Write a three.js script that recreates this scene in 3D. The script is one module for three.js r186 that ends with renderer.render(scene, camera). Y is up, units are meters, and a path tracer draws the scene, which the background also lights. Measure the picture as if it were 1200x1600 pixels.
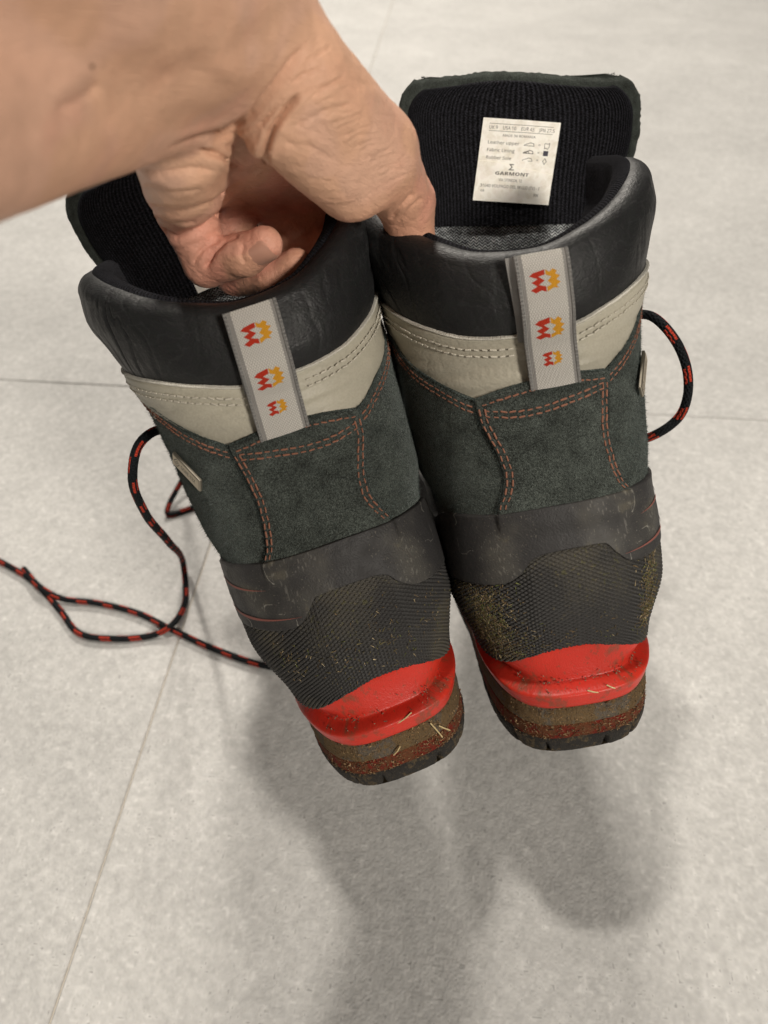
import * as THREE from 'three';
import { mergeGeometries } from 'three/addons/utils/BufferGeometryUtils.js';

// ---------------------------------------------------------------- camera, lamps, exposure
const scene = new THREE.Scene();
const CAM_H = 0.46;
const camera = new THREE.PerspectiveCamera(67.3, 768 / 1024, 0.01, 30);
camera.position.set(0, CAM_H, 0);
camera.lookAt(0, CAM_H - 1, -1);
camera.focus = 0.335;
camera.userData.fStop = 9;
camera.updateMatrixWorld(true);

const renderer = new THREE.WebGLRenderer({ antialias: true });
renderer.setSize(768, 1024);
renderer.toneMapping = THREE.LinearToneMapping;
renderer.toneMappingExposure = 0.87;
renderer.shadowMap.enabled = true;

scene.background = new THREE.Color(0.035, 0.032, 0.028);            // the dim warm room around
const LAMPS = [
  { kind: 'ceiling_lamp', at: [-0.43, 2.45, -0.7], to: [0.05, 0, -0.22], size: 0.13, power: 670, color: [1, 0.93, 0.835], label: 'small bright ceiling lamp straight above the boots' },
  { kind: 'ceiling_lamp', at: [-1.1, 2.45, 0.95], to: [0.05, 0.1, -0.3], size: 0.2, power: 22, color: [1, 0.93, 0.835], label: 'square ceiling lamp behind the viewer on the left' },
  { kind: 'wall_lamp', at: [1.5, 1.9, 2.0], to: [0, 0.2, -0.3], size: 0.5, power: 126, color: [1, 0.93, 0.835], label: 'large soft wall lamp behind the viewer' },
  { kind: 'ceiling_lamp', at: [-0.2, 2.45, -3.2], to: [0.1, 0, -1.4], size: 0.6, power: 122, color: [1, 0.93, 0.835], label: 'square ceiling lamp far ahead of the boots' },
];
for (const l of LAMPS) {
  const a = new THREE.RectAreaLight(new THREE.Color().setRGB(...l.color), l.power, l.size, l.size);
  a.position.set(...l.at); a.lookAt(...l.to); scene.add(a);
}

// ---------------------------------------------------------------- helpers
const V3 = (x, y, z) => new THREE.Vector3(x, y, z);
const clamp = (x, a, b) => Math.min(b, Math.max(a, x));
const lerp = (a, b, t) => a + (b - a) * t;
const ss = (a, b, x) => { const t = clamp((x - a) / (b - a), 0, 1); return t * t * (3 - 2 * t); };
function rng(seed) { let s = seed >>> 0; return () => { s = (s + 0x6d2b79f5) >>> 0; let t = Math.imul(s ^ (s >>> 15), 1 | s); t = (t + Math.imul(t ^ (t >>> 7), 61 | t)) ^ t; return ((t ^ (t >>> 14)) >>> 0) / 4294967296; }; }
const h3 = (x, y, z) => { let n = Math.imul(x, 374761393) ^ Math.imul(y, 668265263) ^ Math.imul(z, 1274126177); n = Math.imul(n ^ (n >>> 13), 1274126177); return ((n ^ (n >>> 16)) >>> 0) / 4294967296; };
function noise3(x, y, z, wrap = 0) {
  const xi = Math.floor(x), yi = Math.floor(y), zi = Math.floor(z), f = (t) => t * t * (3 - 2 * t), u = f(x - xi), v = f(y - yi), w = f(z - zi);
  const m = wrap ? (k) => ((k % wrap) + wrap) % wrap : (k) => k, X0 = m(xi), X1 = m(xi + 1), Y0 = m(yi), Y1 = m(yi + 1);
  const a = lerp(lerp(h3(X0, Y0, zi), h3(X1, Y0, zi), u), lerp(h3(X0, Y1, zi), h3(X1, Y1, zi), u), v);
  if (w === 0) return a;
  return lerp(a, lerp(lerp(h3(X0, Y0, zi + 1), h3(X1, Y0, zi + 1), u), lerp(h3(X0, Y1, zi + 1), h3(X1, Y1, zi + 1), u), v), w);
}
const fbm = (x, y, z, o = 4) => { let s = 0, a = 0.5; for (let i = 0; i < o; i++) { s += a * noise3(x, y, z + i * 17); x *= 2.03; y *= 2.03; z *= 2.03; a *= 0.5; } return s / (1 - Math.pow(0.5, o)); };
// noise that repeats after one texture: n cells across
const tn = (u, v, n, seed) => noise3(u * n, v * n, seed, n);
const tfbm = (u, v, n, seed, o = 4) => { let s = 0, a = 0.5; for (let i = 0; i < o; i++) { s += a * tn(u, v, n << i, seed + i * 7); a *= 0.5; } return s / (1 - Math.pow(0.5, o)); };
function pchip(x, f) {
  const n = x.length, h = [], d = [], m = new Array(n).fill(0);
  for (let i = 0; i < n - 1; i++) { h[i] = x[i + 1] - x[i]; d[i] = (f[i + 1] - f[i]) / h[i]; }
  for (let i = 1; i < n - 1; i++) if (d[i - 1] * d[i] > 0) { const a = 2 * h[i] + h[i - 1], b = h[i] + 2 * h[i - 1]; m[i] = (a + b) / (a / d[i - 1] + b / d[i]); }
  m[0] = d[0]; m[n - 1] = d[n - 2];
  return (q) => {
    q = clamp(q, x[0], x[n - 1]);
    let i = 0; while (i < n - 2 && q > x[i + 1]) i++;
    const t = (q - x[i]) / h[i], t2 = t * t, t3 = t2 * t;
    return f[i] * (2 * t3 - 3 * t2 + 1) + h[i] * m[i] * (t3 - 2 * t2 + t) + f[i + 1] * (3 * t2 - 2 * t3) + h[i] * m[i + 1] * (t3 - t2);
  };
}
const curve = (pts) => pchip(pts.map((p) => p[0]), pts.map((p) => p[1]));
// pixel of the 1200 x 1600 photograph and a distance in metres along the view axis -> a point of the scene
const at = (px, py, d) => V3((px - 600) / 1202 * d, (800 - py) / 1202 * d, -d).applyMatrix4(camera.matrixWorld);
const onFloor = (px, py, up = 0) => { const o = camera.position, p = at(px, py, 1).sub(o); return p.multiplyScalar((up - CAM_H) / p.y).add(o); };

// textures: fn(u, v) -> [r, g, b] (sRGB 0..255) or one grey value 0..1
function tex(n, fn, color, m = n) {
  const data = new Uint8Array(n * m * 4);
  for (let y = 0; y < m; y++) for (let x = 0; x < n; x++) {
    const c = fn((x + 0.5) / n, (y + 0.5) / m), o = (y * n + x) * 4;
    if (color) { data[o] = clamp(c[0], 0, 255); data[o + 1] = clamp(c[1], 0, 255); data[o + 2] = clamp(c[2], 0, 255); } else data[o] = data[o + 1] = data[o + 2] = clamp(c, 0, 1) * 255;
    data[o + 3] = 255;
  }
  const t = new THREE.DataTexture(data, n, m);
  t.magFilter = THREE.LinearFilter; t.minFilter = THREE.LinearMipmapLinearFilter; t.generateMipmaps = true; t.wrapS = t.wrapT = THREE.RepeatWrapping; t.needsUpdate = true;
  if (color) t.colorSpace = THREE.SRGBColorSpace;
  return t;
}
const rep = (t, sx, sy = sx, ox = 0, oy = 0) => { const c = t.clone(); c.repeat.set(1 / sx, 1 / sy); c.offset.set(ox, oy); c.needsUpdate = true; return c; };
const drawn = (w, h, draw) => { const c = document.createElement('canvas'); c.width = w; c.height = h; draw(c.getContext('2d'), w, h); const t = new THREE.CanvasTexture(c); t.colorSpace = THREE.SRGBColorSpace; t.wrapS = t.wrapT = THREE.RepeatWrapping; return t; };
const mat = (o) => { const { rgb, ...r } = o, m = new THREE.MeshPhysicalMaterial(r); if (rgb) m.color.setRGB(...rgb); return m; };
const mix3 = (a, b, t) => [lerp(a[0], b[0], t), lerp(a[1], b[1], t), lerp(a[2], b[2], t)];

const used = new Map();
const numbered = (n) => { const k = used.get(n) ?? 0; used.set(n, k + 1); return k ? n + '_' + String(k).padStart(3, '0') : n; };
function part(name, geo, m, parent, label) {
  const o = new THREE.Mesh(geo, m); o.name = name; o.castShadow = o.receiveShadow = true; parent.add(o);
  if (label) o.userData.label = label;
  return o;
}
function thing(name, label, category, group) { const g = new THREE.Group(); g.name = numbered(name); g.userData = { label, category }; if (group) g.userData.group = group; scene.add(g); return g; }

// a grid of points fn(i, j) -> Vector3, uv(i, j) -> [u, v]
function grid(nu, nv, fn, uv, flip, col) {
  const pos = [], uvs = [], idx = [], cols = [];
  for (let j = 0; j <= nv; j++) for (let i = 0; i <= nu; i++) {
    const p = fn(i / nu, j / nv); pos.push(p.x, p.y, p.z);
    const t = uv ? uv(i / nu, j / nv) : [i / nu, j / nv]; uvs.push(t[0], t[1]);
    if (col) cols.push(...col(i / nu, j / nv));
  }
  for (let j = 0; j < nv; j++) for (let i = 0; i < nu; i++) {
    const a = j * (nu + 1) + i, b = a + 1, c = a + nu + 1, d = c + 1;
    if (flip) idx.push(a, c, b, b, c, d); else idx.push(a, b, c, b, d, c);
  }
  const g = new THREE.BufferGeometry();
  g.setAttribute('position', new THREE.Float32BufferAttribute(pos, 3)); g.setAttribute('uv', new THREE.Float32BufferAttribute(uvs, 2));
  if (col) g.setAttribute('color', new THREE.Float32BufferAttribute(cols, 3));
  g.setIndex(idx); g.computeVertexNormals();
  return g;
}

// ---------------------------------------------------------------- the floor: large concrete-look tiles
{
  const floor = new THREE.Group(); floor.name = 'floor'; floor.userData.kind = 'structure'; scene.add(floor);
  const N = 1024;
  const cl = [];
  for (let k = 0; k < 1; k++) {
    cl.push(tex(N, (u, v) => {
      const big = tfbm(u, v, 4, 3, 5), mid = tfbm(u + 0.13, v, 22, 11, 4), fine = tfbm(u, v * 1, 150, 31, 2), speck = tn(u, v, 330, 57), fl = tn(u + 0.31, v, 210, 91);
      let b = 178 + (big - 0.5) * 20 + (mid - 0.5) * 11 + (fine - 0.5) * 20 + (speck - 0.5) * 14;
      if (fl > 0.78) b += (fl - 0.78) * 70;
      if (speck > 0.87 && mid > 0.47) b -= (speck - 0.87) * 330;
      return [b * 1.0, b * 0.994, b * 0.98];
    }, true));
  }
  const rough = tex(512, (u, v) => 0.42 + 0.3 * tfbm(u, v, 20, 5, 4) + 0.1 * tn(u, v, 128, 9), false);
  const bump = tex(1024, (u, v) => 0.5 * tfbm(u, v, 40, 21, 3) + 0.5 * tn(u, v, 256, 8), false);
  const grout = mat({ rgb: [0.5, 0.46, 0.4], roughness: 0.95 });
  // the seam crossing and the directions of the two seams, read from the photograph's floor
  const c = onFloor(408, 614.5), dz = onFloor(70, 1590).sub(onFloor(606, 20)), ang = Math.atan2(dz.x, dz.z);
  floor.position.set(c.x, 0, c.z); floor.rotation.y = ang;
  const W = 1.2, L = 2.4, gap = 0.0012, ch = 0.0007, D = 0.006;
  const shape = (w, l) => {                                       // a slab with a small chamfer round its top
    const hw = w / 2 - gap / 2, hl = l / 2 - gap / 2, p = [], uv = [], ix = [];
    const ring = (x, y, z) => { for (const [a, b] of [[-1, -1], [1, -1], [1, 1], [-1, 1]]) { p.push(a * x, y, b * z); uv.push(a * x, b * z); } };
    ring(hw - ch, 0, hl - ch); ring(hw, -ch, hl); ring(hw, -D, hl);
    ix.push(0, 2, 1, 0, 3, 2);
    for (let r = 0; r < 2; r++) for (let k = 0; k < 4; k++) { const a = r * 4 + k, b = r * 4 + (k + 1) % 4; ix.push(a, b, a + 4, b, b + 4, a + 4); }
    let g = new THREE.BufferGeometry(); g.setAttribute('position', new THREE.Float32BufferAttribute(p, 3)); g.setAttribute('uv', new THREE.Float32BufferAttribute(uv, 2)); g.setIndex(ix);
    g = g.toNonIndexed(); g.computeVertexNormals(); return g;
  };
  const slab = shape(W, L);
  let n = 0;
  for (let j = -2; j < 2; j++) for (let i = -3; i < 3; i++) {
    const off = [(n * 0.37 + 0.11) % 1, (n * 0.61 + 0.27) % 1];
    const m = mat({ map: rep(cl[0], 0.62, 0.62, ...off), roughnessMap: rep(rough, 0.5, 0.5, ...off), roughness: 1, bumpMap: rep(bump, 0.31, 0.31, ...off), bumpScale: 0.0004, specularIntensity: 0.6 });
    m.color.setScalar(1 - ((n * 7) % 5) * 0.012);
    const t = part(n ? 'tile_' + String(n).padStart(3, '0') : 'tile', slab, m, floor);
    t.position.set((i + 0.5) * W, 0, (j + 0.5) * L);
    n++;
  }
  const base = part('grout', new THREE.PlaneGeometry(W * 6, L * 4).rotateX(-Math.PI / 2), grout, floor); base.position.y = -0.0016;
}

// ---------------------------------------------------------------- the boots
// plan sections of a boot: height, back, widest place, front, half width (cm), squareness of the back
const YK = [0, 1.5, 3, 4.6, 5.2, 7, 9, 10.5, 12, 14, 16, 17.5, 19, 20.5, 22, 24];
const col = (a) => pchip(YK, a.map((x) => x * 0.01));
const ykm = (a) => { const f = pchip(YK, a); return (y) => f(y * 100); };
const SEC = {
  fb: [1.0, 0.5, 0.5, 0.9, 0.7, 0.35, 0.6, 1.0, 1.5, 2.0, 2.2, 2.2, 1.9, 1.9, 2.2, 2.6],
  fm: [7, 7, 7, 7, 7, 7, 7, 7, 7.5, 8, 8.5, 8.5, 8.5, 8.5, 8.5, 8.5],
  ff: [27, 28.5, 29, 29, 28.8, 28, 25, 21.5, 18.8, 17.2, 16.6, 16.4, 16.3, 16.2, 16.2, 16.2],
  w: [3.79, 3.76, 3.78, 4.1, 4.35, 4.82, 4.8, 4.7, 5.05, 5.25, 5.34, 5.43, 5.72, 5.9, 6.3, 6.3],
  nb: [3, 3, 3, 3, 2.8, 2.7, 2.6, 2.5, 2.3, 2.2, 2.2, 2.2, 2.2, 2.2, 2.2, 2.2],
};
const S_ = {}; for (const k in SEC) S_[k] = ykm(k === 'nb' ? SEC[k] : SEC[k].map((x) => x * 0.01));
// u = angle round the boot (0 = heel, + = outer side), y = height in metres
function base0(u, y) {
  const fb = S_.fb(y), fm = S_.fm(y), ff = S_.ff(y), w = S_.w(y), s = Math.sin(u), c = Math.cos(u), n = 2 / (c >= 0 ? S_.nb(y) : 2.3);
  let x = w * Math.sign(s) * Math.pow(Math.abs(s), n);
  const f = c >= 0 ? fm - (fm - fb) * Math.pow(c, n) : fm + (ff - fm) * Math.pow(-c, n);
  x *= 1 + 0.22 * ss(0.1, 0.19, f) * (1 - ss(0.09, 0.13, y));
  if (u < 0) x *= 1 + 0.05 * ss(0.105, 0.125, y) * (1 - ss(0.17, 0.19, y));
  return [x, y + 0.03 * Math.pow(clamp((f - 0.16) / 0.125, 0, 1.1), 2), f];
}
function P(side, u, y, off = 0) {
  const [x, yy, f] = base0(u, y);
  if (!off) return V3(side * x, yy, -f);
  const e = 0.004, a = base0(u - e, y), b = base0(u + e, y), d = base0(u, y - 0.0008), g = base0(u, y + 0.0008);
  const tu = [b[0] - a[0], b[1] - a[1], b[2] - a[2]], ty = [g[0] - d[0], g[1] - d[1], g[2] - d[2]];
  // outward = ty x tu in (x, y, f)
  let nx = tu[1] * ty[2] - tu[2] * ty[1], ny = tu[2] * ty[0] - tu[0] * ty[2], nz = tu[0] * ty[1] - tu[1] * ty[0];
  const l = Math.hypot(nx, ny, nz) || 1, sg = -1; nx *= sg / l; ny *= sg / l; nz *= sg / l;
  return V3(side * (x + nx * off), yy + ny * off, -(f + nz * off));
}
// arc length round the boot at mid height, so that patterns keep their size
const ARC = []; { let s = 0, p = base0(-Math.PI, 0.1); for (let i = 0; i <= 2000; i++) { const q = base0(-Math.PI + i / 2000 * 2 * Math.PI, 0.1); s += Math.hypot(q[0] - p[0], q[2] - p[2]); ARC.push(s); p = q; } }
const arc = (u) => { const t = clamp((u + Math.PI) / (2 * Math.PI) * 2000, 0, 1999.999), i = Math.floor(t); return lerp(ARC[i], ARC[i + 1], t - i) - ARC[1000]; };
const uOfArc = (s) => { s += ARC[1000]; let lo = 0, hi = 2000; while (hi - lo > 1) { const m = (lo + hi) >> 1; if (ARC[m] < s) lo = m; else hi = m; } return -Math.PI + (lo + clamp((s - ARC[lo]) / (ARC[hi] - ARC[lo] || 1), 0, 1)) / 2000 * 2 * Math.PI; };
const cm = (pts) => curve(pts.map(([u, y]) => [u, y * 0.01]));

const RIM = cm([[-3.2, 23.4], [-2.2, 23.8], [-1.35, 23.4], [-0.9, 22.6], [-0.6, 21.95], [-0.3, 21.35], [0, 21.2], [0.3, 21.6], [0.6, 22.15], [0.95, 22.9], [1.4, 23.6], [2.2, 24], [3.2, 23.6]]);
const GREYTOP = cm([[-3.2, 20], [-1.4, 19.6], [-0.85, 18.75], [-0.45, 18.15], [-0.15, 18], [0.15, 18.05], [0.45, 18.5], [0.85, 19.1], [1.3, 19.5], [3.2, 20]]);
const QTOP = cm([[-3.2, 19.2], [-1.4, 18.2], [-1.04, 17.15], [-0.75, 16.4], [-0.5, 15.75], [-0.3, 15.6], [0.3, 15.7], [0.45, 16.0], [0.56, 16.3], [0.8, 17.0], [1.1, 17.95], [1.4, 18.6], [3.2, 19.2]]);
const CTOP = cm([[-0.6, 15.55], [-0.46, 15.75], [-0.2, 16.1], [0.1, 16.3], [0.3, 16.15], [0.5, 16.0]]);
const CL = curve([[0.10, -0.5], [0.112, -0.47], [0.118, -0.4], [0.125, -0.36], [0.133, -0.38], [0.141, -0.43], [0.149, -0.475], [0.158, -0.48], [0.17, -0.47]]);
const CR = curve([[0.10, 0.6], [0.112, 0.54], [0.116, 0.48], [0.125, 0.43], [0.136, 0.41], [0.147, 0.425], [0.158, 0.45], [0.17, 0.44]]);
const RUBTOP = cm([[-3.2, 9.2], [-1.6, 9.6], [-1.2, 10.6], [-0.8, 10.95], [-0.45, 11.1], [0, 11.25], [0.5, 11.2], [0.85, 11.1], [1.25, 10.9], [1.7, 10.0], [3.2, 9.2]]);
const RUBBOT = cm([[-3.2, 7.6], [-1.5, 7.35], [-1.0, 7.85], [-0.67, 8.1], [-0.44, 8.35], [-0.31, 8.8], [-0.24, 9.25], [-0.12, 9.45], [0.05, 9.5], [0.19, 9.45], [0.28, 8.95], [0.38, 8.5], [0.56, 8.32], [0.82, 8.28], [1.23, 8.05], [1.7, 7.7], [3.2, 7.6]]);
const RANDBOT = cm([[-3.2, 3.9], [-1.4, 3.75], [-1.0, 3.85], [-0.7, 4.08], [-0.36, 4.55], [-0.1, 5.0], [0, 5.05], [0.15, 4.75], [0.42, 4.3], [0.8, 3.9], [1.2, 3.8], [3.2, 3.9]]);

// --- materials of the boots
const TX = {};
TX.suedeC = tex(512, (u, v) => { const a = tfbm(u, v, 8, 2, 4), b = tn(u, v, 128, 6), c = tn(u, v, 256, 4), k = 0.7 + 0.45 * a + 0.4 * (b - 0.5) + 0.65 * (c - 0.5); return [67 * k, 72 * k, 68 * k]; }, true);
TX.suedeB = tex(512, (u, v) => 0.3 * tfbm(u, v, 16, 12, 3) + 0.3 * tn(u, v, 128, 14) + 0.4 * tn(u, v, 220, 24), false);
TX.leatherB = tex(512, (u, v) => { const wr = Math.abs(tfbm(u + 0.05 * tn(u, v, 6, 3), v, 10, 33, 4) - 0.5) * 2, g = tn(u, v, 120, 35); return 0.55 * Math.pow(wr, 0.6) + 0.3 * g + 0.15 * tn(u, v, 60, 2); }, false);
TX.leatherR = tex(256, (u, v) => 0.36 + 0.28 * tfbm(u, v, 6, 41, 4) + 0.1 * tn(u, v, 100, 4), false);
TX.leatherC = tex(512, (u, v) => { const a = tfbm(u, v, 5, 43, 4), wr = Math.abs(tfbm(u, v, 12, 47, 3) - 0.5), k = 0.85 + 0.3 * a + (wr < 0.02 ? 0.18 : 0); return [29 * k, 29.5 * k, 30 * k]; }, true);
TX.greyC = tex(512, (u, v) => { const a = tfbm(u, v, 4, 51, 4), f = tn(u, v, 150, 3), k = 0.92 + 0.13 * a + 0.05 * (f - 0.5); return [163 * k, 158 * k, 143 * k]; }, true);
TX.greyB = tex(512, (u, v) => { const w = Math.abs(tfbm(u * 1, v, 9, 61, 4) - 0.5) * 2; return 0.7 * Math.pow(w, 0.5) + 0.3 * tn(u, v, 130, 63); }, false);
TX.rubberC = tex(512, (u, v) => {
  const a = tfbm(u, v, 6, 71, 5), d = tfbm(u, v, 24, 73, 3), s = Math.abs(tfbm(u * 1 + 0.02 * v, v, 8, 75, 3) - 0.5), g = tn(u, v, 300, 77);
  let c = mix3([48, 47, 47], [78, 76, 71], ss(0.42, 0.75, a) * 0.8); c = mix3(c, [104, 97, 78], ss(0.6, 0.8, d) * ss(0.5, 0.7, a) * 0.5);
  if (s < 0.003 && d > 0.52) c = mix3(c, [165, 162, 152], 0.55); if (g > 0.92 && a > 0.42) c = mix3(c, [150, 143, 122], 0.4); if (a > 0.55 && tn(u, v, 14, 179) > 0.6 && tn(u, v * 0.4 + u * 0.3, 180, 181) > 0.8) c = mix3(c, [150, 147, 138], 0.28);
  return c;
}, true);
TX.rubberR = tex(512, (u, v) => 0.48 + 0.4 * tfbm(u, v, 10, 79, 4), false);
TX.randC = tex(512, (u, v) => {
  const a = tfbm(u, v, 5, 81, 4), g = tn(u, v, 260, 83), g2 = tn(u, v, 120, 85);
  let c = mix3([52, 51, 50], [70, 67, 61], ss(0.4, 0.7, a)); if (g > 0.8 && a > 0.42) c = mix3(c, [128, 112, 74], (g - 0.8) * 2.4); if (g2 > 0.86 && a > 0.52) c = mix3(c, [92, 90, 48], 0.4);
  return c;
}, true);
const mudTex = (base, mud, cover, seed) => tex(512, (u, v) => {
  const a = tfbm(u, v, 8, seed, 5), g = tn(u, v, 300, seed + 2), g2 = tn(u, v, 180, seed + 4), d = tfbm(u, v, 40, seed + 6, 3);
  let c = mix3(base, mud, clamp(ss(0.62 - cover * 0.4, 0.72 - cover * 0.3, a * 0.6 + d * 0.4) * (0.55 + 0.6 * g2), 0, 1));
  if (g > 0.8 && d > 0.4) c = mix3(c, [172, 146, 96], (g - 0.8) * 3); if (g < 0.13) c = mix3(c, [42, 34, 24], 0.55);
  return c;
}, true);
TX.red = tex(512, (u, v) => {
  const a = tfbm(u, v, 7, 91, 5), d = tfbm(u, v, 36, 93, 3), g = tn(u, v, 260, 95);
  let c = mix3([202, 46, 31], [178, 48, 34], a); c = mix3(c, [116, 70, 48], ss(0.57, 0.72, a * 0.5 + d * 0.5) * (0.35 + 0.5 * g)); if (g > 0.88 && d > 0.5) c = mix3(c, [110, 80, 52], 0.6);
  return c;
}, true);
TX.mudGrey = mudTex([98, 90, 80], [104, 84, 58], 0.62, 101);
TX.mudRed = mudTex([112, 40, 30], [96, 64, 42], 0.6, 111);
TX.out = mudTex([46, 44, 42], [84, 72, 54], 0.25, 121);
TX.gritB = tex(512, (u, v) => 0.5 * tfbm(u, v, 40, 131, 3) + 0.5 * tn(u, v, 200, 133), false);
TX.knitC = tex(256, (u, v) => { const c = Math.abs(((u * 24) % 1) - 0.5) * 2, r = Math.abs(((v * 32 + (Math.floor(u * 24) % 2) * 0.5) % 1) - 0.5) * 2, k = 0.3 + 0.9 * c * (0.3 + 0.7 * r) + 0.8 * (tn(u, v, 128, 7) - 0.5); return [42 * k, 42 * k, 47 * k]; }, true);
TX.knitB = tex(256, (u, v) => { const c = Math.abs(((u * 24) % 1) - 0.5) * 2, r = Math.abs(((v * 32 + (Math.floor(u * 24) % 2) * 0.5) % 1) - 0.5) * 2; return 0.6 * c * (0.5 + 0.5 * r) + 0.4 * tn(u, v, 100, 9); }, false);
TX.weaveC = tex(512, (u, v) => { const z = Math.abs(((u * 20) % 1) - 0.5) * 2, s = ((v * 40 + z * 1.0) % 1), n = tfbm(u, v, 12, 17, 4), k = (s < 0.5 ? 1 : 0.32) * (0.6 + 0.9 * n) + 0.8 * (tn(u, v, 160, 4) - 0.5); return [178 * k, 183 * k, 185 * k]; }, true);
TX.weaveB = tex(512, (u, v) => { const z = Math.abs(((u * 20) % 1) - 0.5) * 2, s = ((v * 40 + z) % 1); return s < 0.5 ? Math.sin(s * 2 * Math.PI) : 0.1; }, false);
TX.ribB = tex(256, (u, v) => Math.pow(Math.abs(Math.sin(u * Math.PI * 16)), 0.6) * (0.55 + 0.45 * Math.abs(Math.sin((v * 16 + (Math.floor(u * 16) % 2) * 0.5) * Math.PI))), false);

const M = {
  suede: mat({ map: rep(TX.suedeC, 0.055), bumpMap: rep(TX.suedeB, 0.045), bumpScale: 0.0011, roughness: 0.96, specularIntensity: 0.2, sheen: 0.8, sheenRoughness: 0.6, sheenColor: new THREE.Color(0.42, 0.47, 0.45) }),
  suedeEdge: mat({ map: rep(TX.suedeC, 0.03), bumpMap: rep(TX.suedeB, 0.02), bumpScale: 0.001, roughness: 1, specularIntensity: 0.2, sheen: 0.12, sheenColor: new THREE.Color(0.5, 0.52, 0.46) }),
  leather: mat({ map: rep(TX.leatherC, 0.09), bumpMap: rep(TX.leatherB, 0.06), bumpScale: 0.00028, roughnessMap: rep(TX.leatherR, 0.07), roughness: 0.98, specularIntensity: 0.5 }),
  grey: mat({ map: rep(TX.greyC, 0.08), bumpMap: rep(TX.greyB, 0.09), bumpScale: 0.0003, roughness: 0.5, specularIntensity: 0.7 }),
  greyEdge: mat({ rgb: [0.52, 0.5, 0.44], roughness: 0.95, bumpMap: rep(TX.suedeB, 0.03), bumpScale: 0.0006 }),
  rubber: mat({ map: rep(TX.rubberC, 0.13, 0.13, 0.2, 0.1), roughnessMap: rep(TX.rubberR, 0.07), roughness: 0.95, bumpMap: rep(TX.gritB, 0.09), bumpScale: 0.00025, specularIntensity: 0.45 }),
  rand: mat({ map: rep(TX.randC, 0.13, 0.13, 0.3, 0.2), roughness: 0.62, specularIntensity: 0.5 }),
  red: mat({ map: rep(TX.red, 0.11), roughness: 0.42, specularIntensity: 0.8, bumpMap: rep(TX.gritB, 0.07), bumpScale: 0.00015 }),
  mudGrey: mat({ map: rep(TX.mudGrey, 0.07), bumpMap: rep(TX.gritB, 0.04), bumpScale: 0.0009, roughness: 0.95, specularIntensity: 0.2 }),
  mudRed: mat({ map: rep(TX.mudRed, 0.07), bumpMap: rep(TX.gritB, 0.04), bumpScale: 0.0009, roughness: 0.92, specularIntensity: 0.25 }),
  out: mat({ map: rep(TX.out, 0.06), bumpMap: rep(TX.gritB, 0.04), bumpScale: 0.0007, roughness: 0.85, specularIntensity: 0.4 }),
  knit: mat({ map: rep(TX.knitC, 0.041), bumpMap: rep(TX.knitB, 0.041), bumpScale: 0.0013, roughness: 1, specularIntensity: 0.12, sheen: 0.12, sheenRoughness: 0.6, sheenColor: new THREE.Color(0.35, 0.35, 0.42) }),
  weave: mat({ map: rep(TX.weaveC, 0.062), bumpMap: rep(TX.weaveB, 0.062), bumpScale: 0.0008, roughness: 0.95, specularIntensity: 0.2 }),
  whiteThread: mat({ rgb: [0.46, 0.43, 0.36], roughness: 0.9 }),
  redThread: mat({ rgb: [0.21, 0.09, 0.055], roughness: 0.9 }),
  metal: mat({ rgb: [0.42, 0.38, 0.31], metalness: 0.9, roughness: 0.38 }),
  stripe: mat({ rgb: [0.2, 0.065, 0.05], roughness: 0.75 }),
};
// woven heel tape with its printed emblems
TX.tape = drawn(512, 1280, (g, w, h) => {
  g.fillStyle = '#d0ccc5'; g.fillRect(0, 0, w, h);
  g.fillStyle = '#9a9793'; g.fillRect(0, 0, 58, h); g.fillRect(w - 58, 0, 58, h);
  for (let y = 0; y < h; y += 16) for (let x = 58; x < w - 58; x += 14) { g.fillStyle = ((x - 58) / 14 + y / 16) % 2 ? '#dedad3' : '#bfbbb3'; g.fillRect(x, y, 12, 13); }
  // a red M-like zigzag and an orange one, back to back
  const emblem = (cx, cy, s) => {
    const poly = (c, pts) => { g.fillStyle = c; g.beginPath(); pts.forEach(([x, y], i) => g[i ? 'lineTo' : 'moveTo'](cx + x * s * 1.12, cy + y * s * 0.86)); g.closePath(); g.fill(); };
    poly('#c2351f', [[-0.56, -0.3], [-0.4, -0.42], [0.02, -0.5], [0.02, -0.28], [-0.22, -0.22], [0.0, -0.02], [-0.24, 0.14], [0.02, 0.26], [0.02, 0.5], [-0.16, 0.4], [-0.38, 0.5], [-0.56, 0.34], [-0.3, 0.2], [-0.5, 0.0], [-0.26, -0.12]]);
    poly('#e2a12c', [[0.06, -0.5], [0.2, -0.36], [0.34, -0.48], [0.5, -0.36], [0.42, -0.24], [0.6, -0.12], [0.44, 0.02], [0.6, 0.16], [0.42, 0.28], [0.5, 0.42], [0.3, 0.36], [0.06, 0.5], [0.06, 0.28], [0.24, 0.2], [0.1, 0.02], [0.26, -0.14], [0.06, -0.26]]);
  };
  emblem(250, 232, 236); emblem(250, 645, 236); emblem(250, 985, 165);
  for (let y = 0; y < h; y += 16) { g.fillStyle = '#00000016'; g.fillRect(0, y, w, 3); }
});
TX.tape.wrapS = TX.tape.wrapT = THREE.ClampToEdgeWrapping;
M.tape = mat({ map: TX.tape, roughness: 0.72, specularIntensity: 0.5, bumpMap: rep(TX.ribB, 0.45, 0.2), bumpScale: 0.0006 });
M.tapeBack = mat({ rgb: [0.36, 0.35, 0.335], roughness: 0.8, bumpMap: rep(TX.ribB, 0.45, 0.2), bumpScale: 0.0006 });
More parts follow.
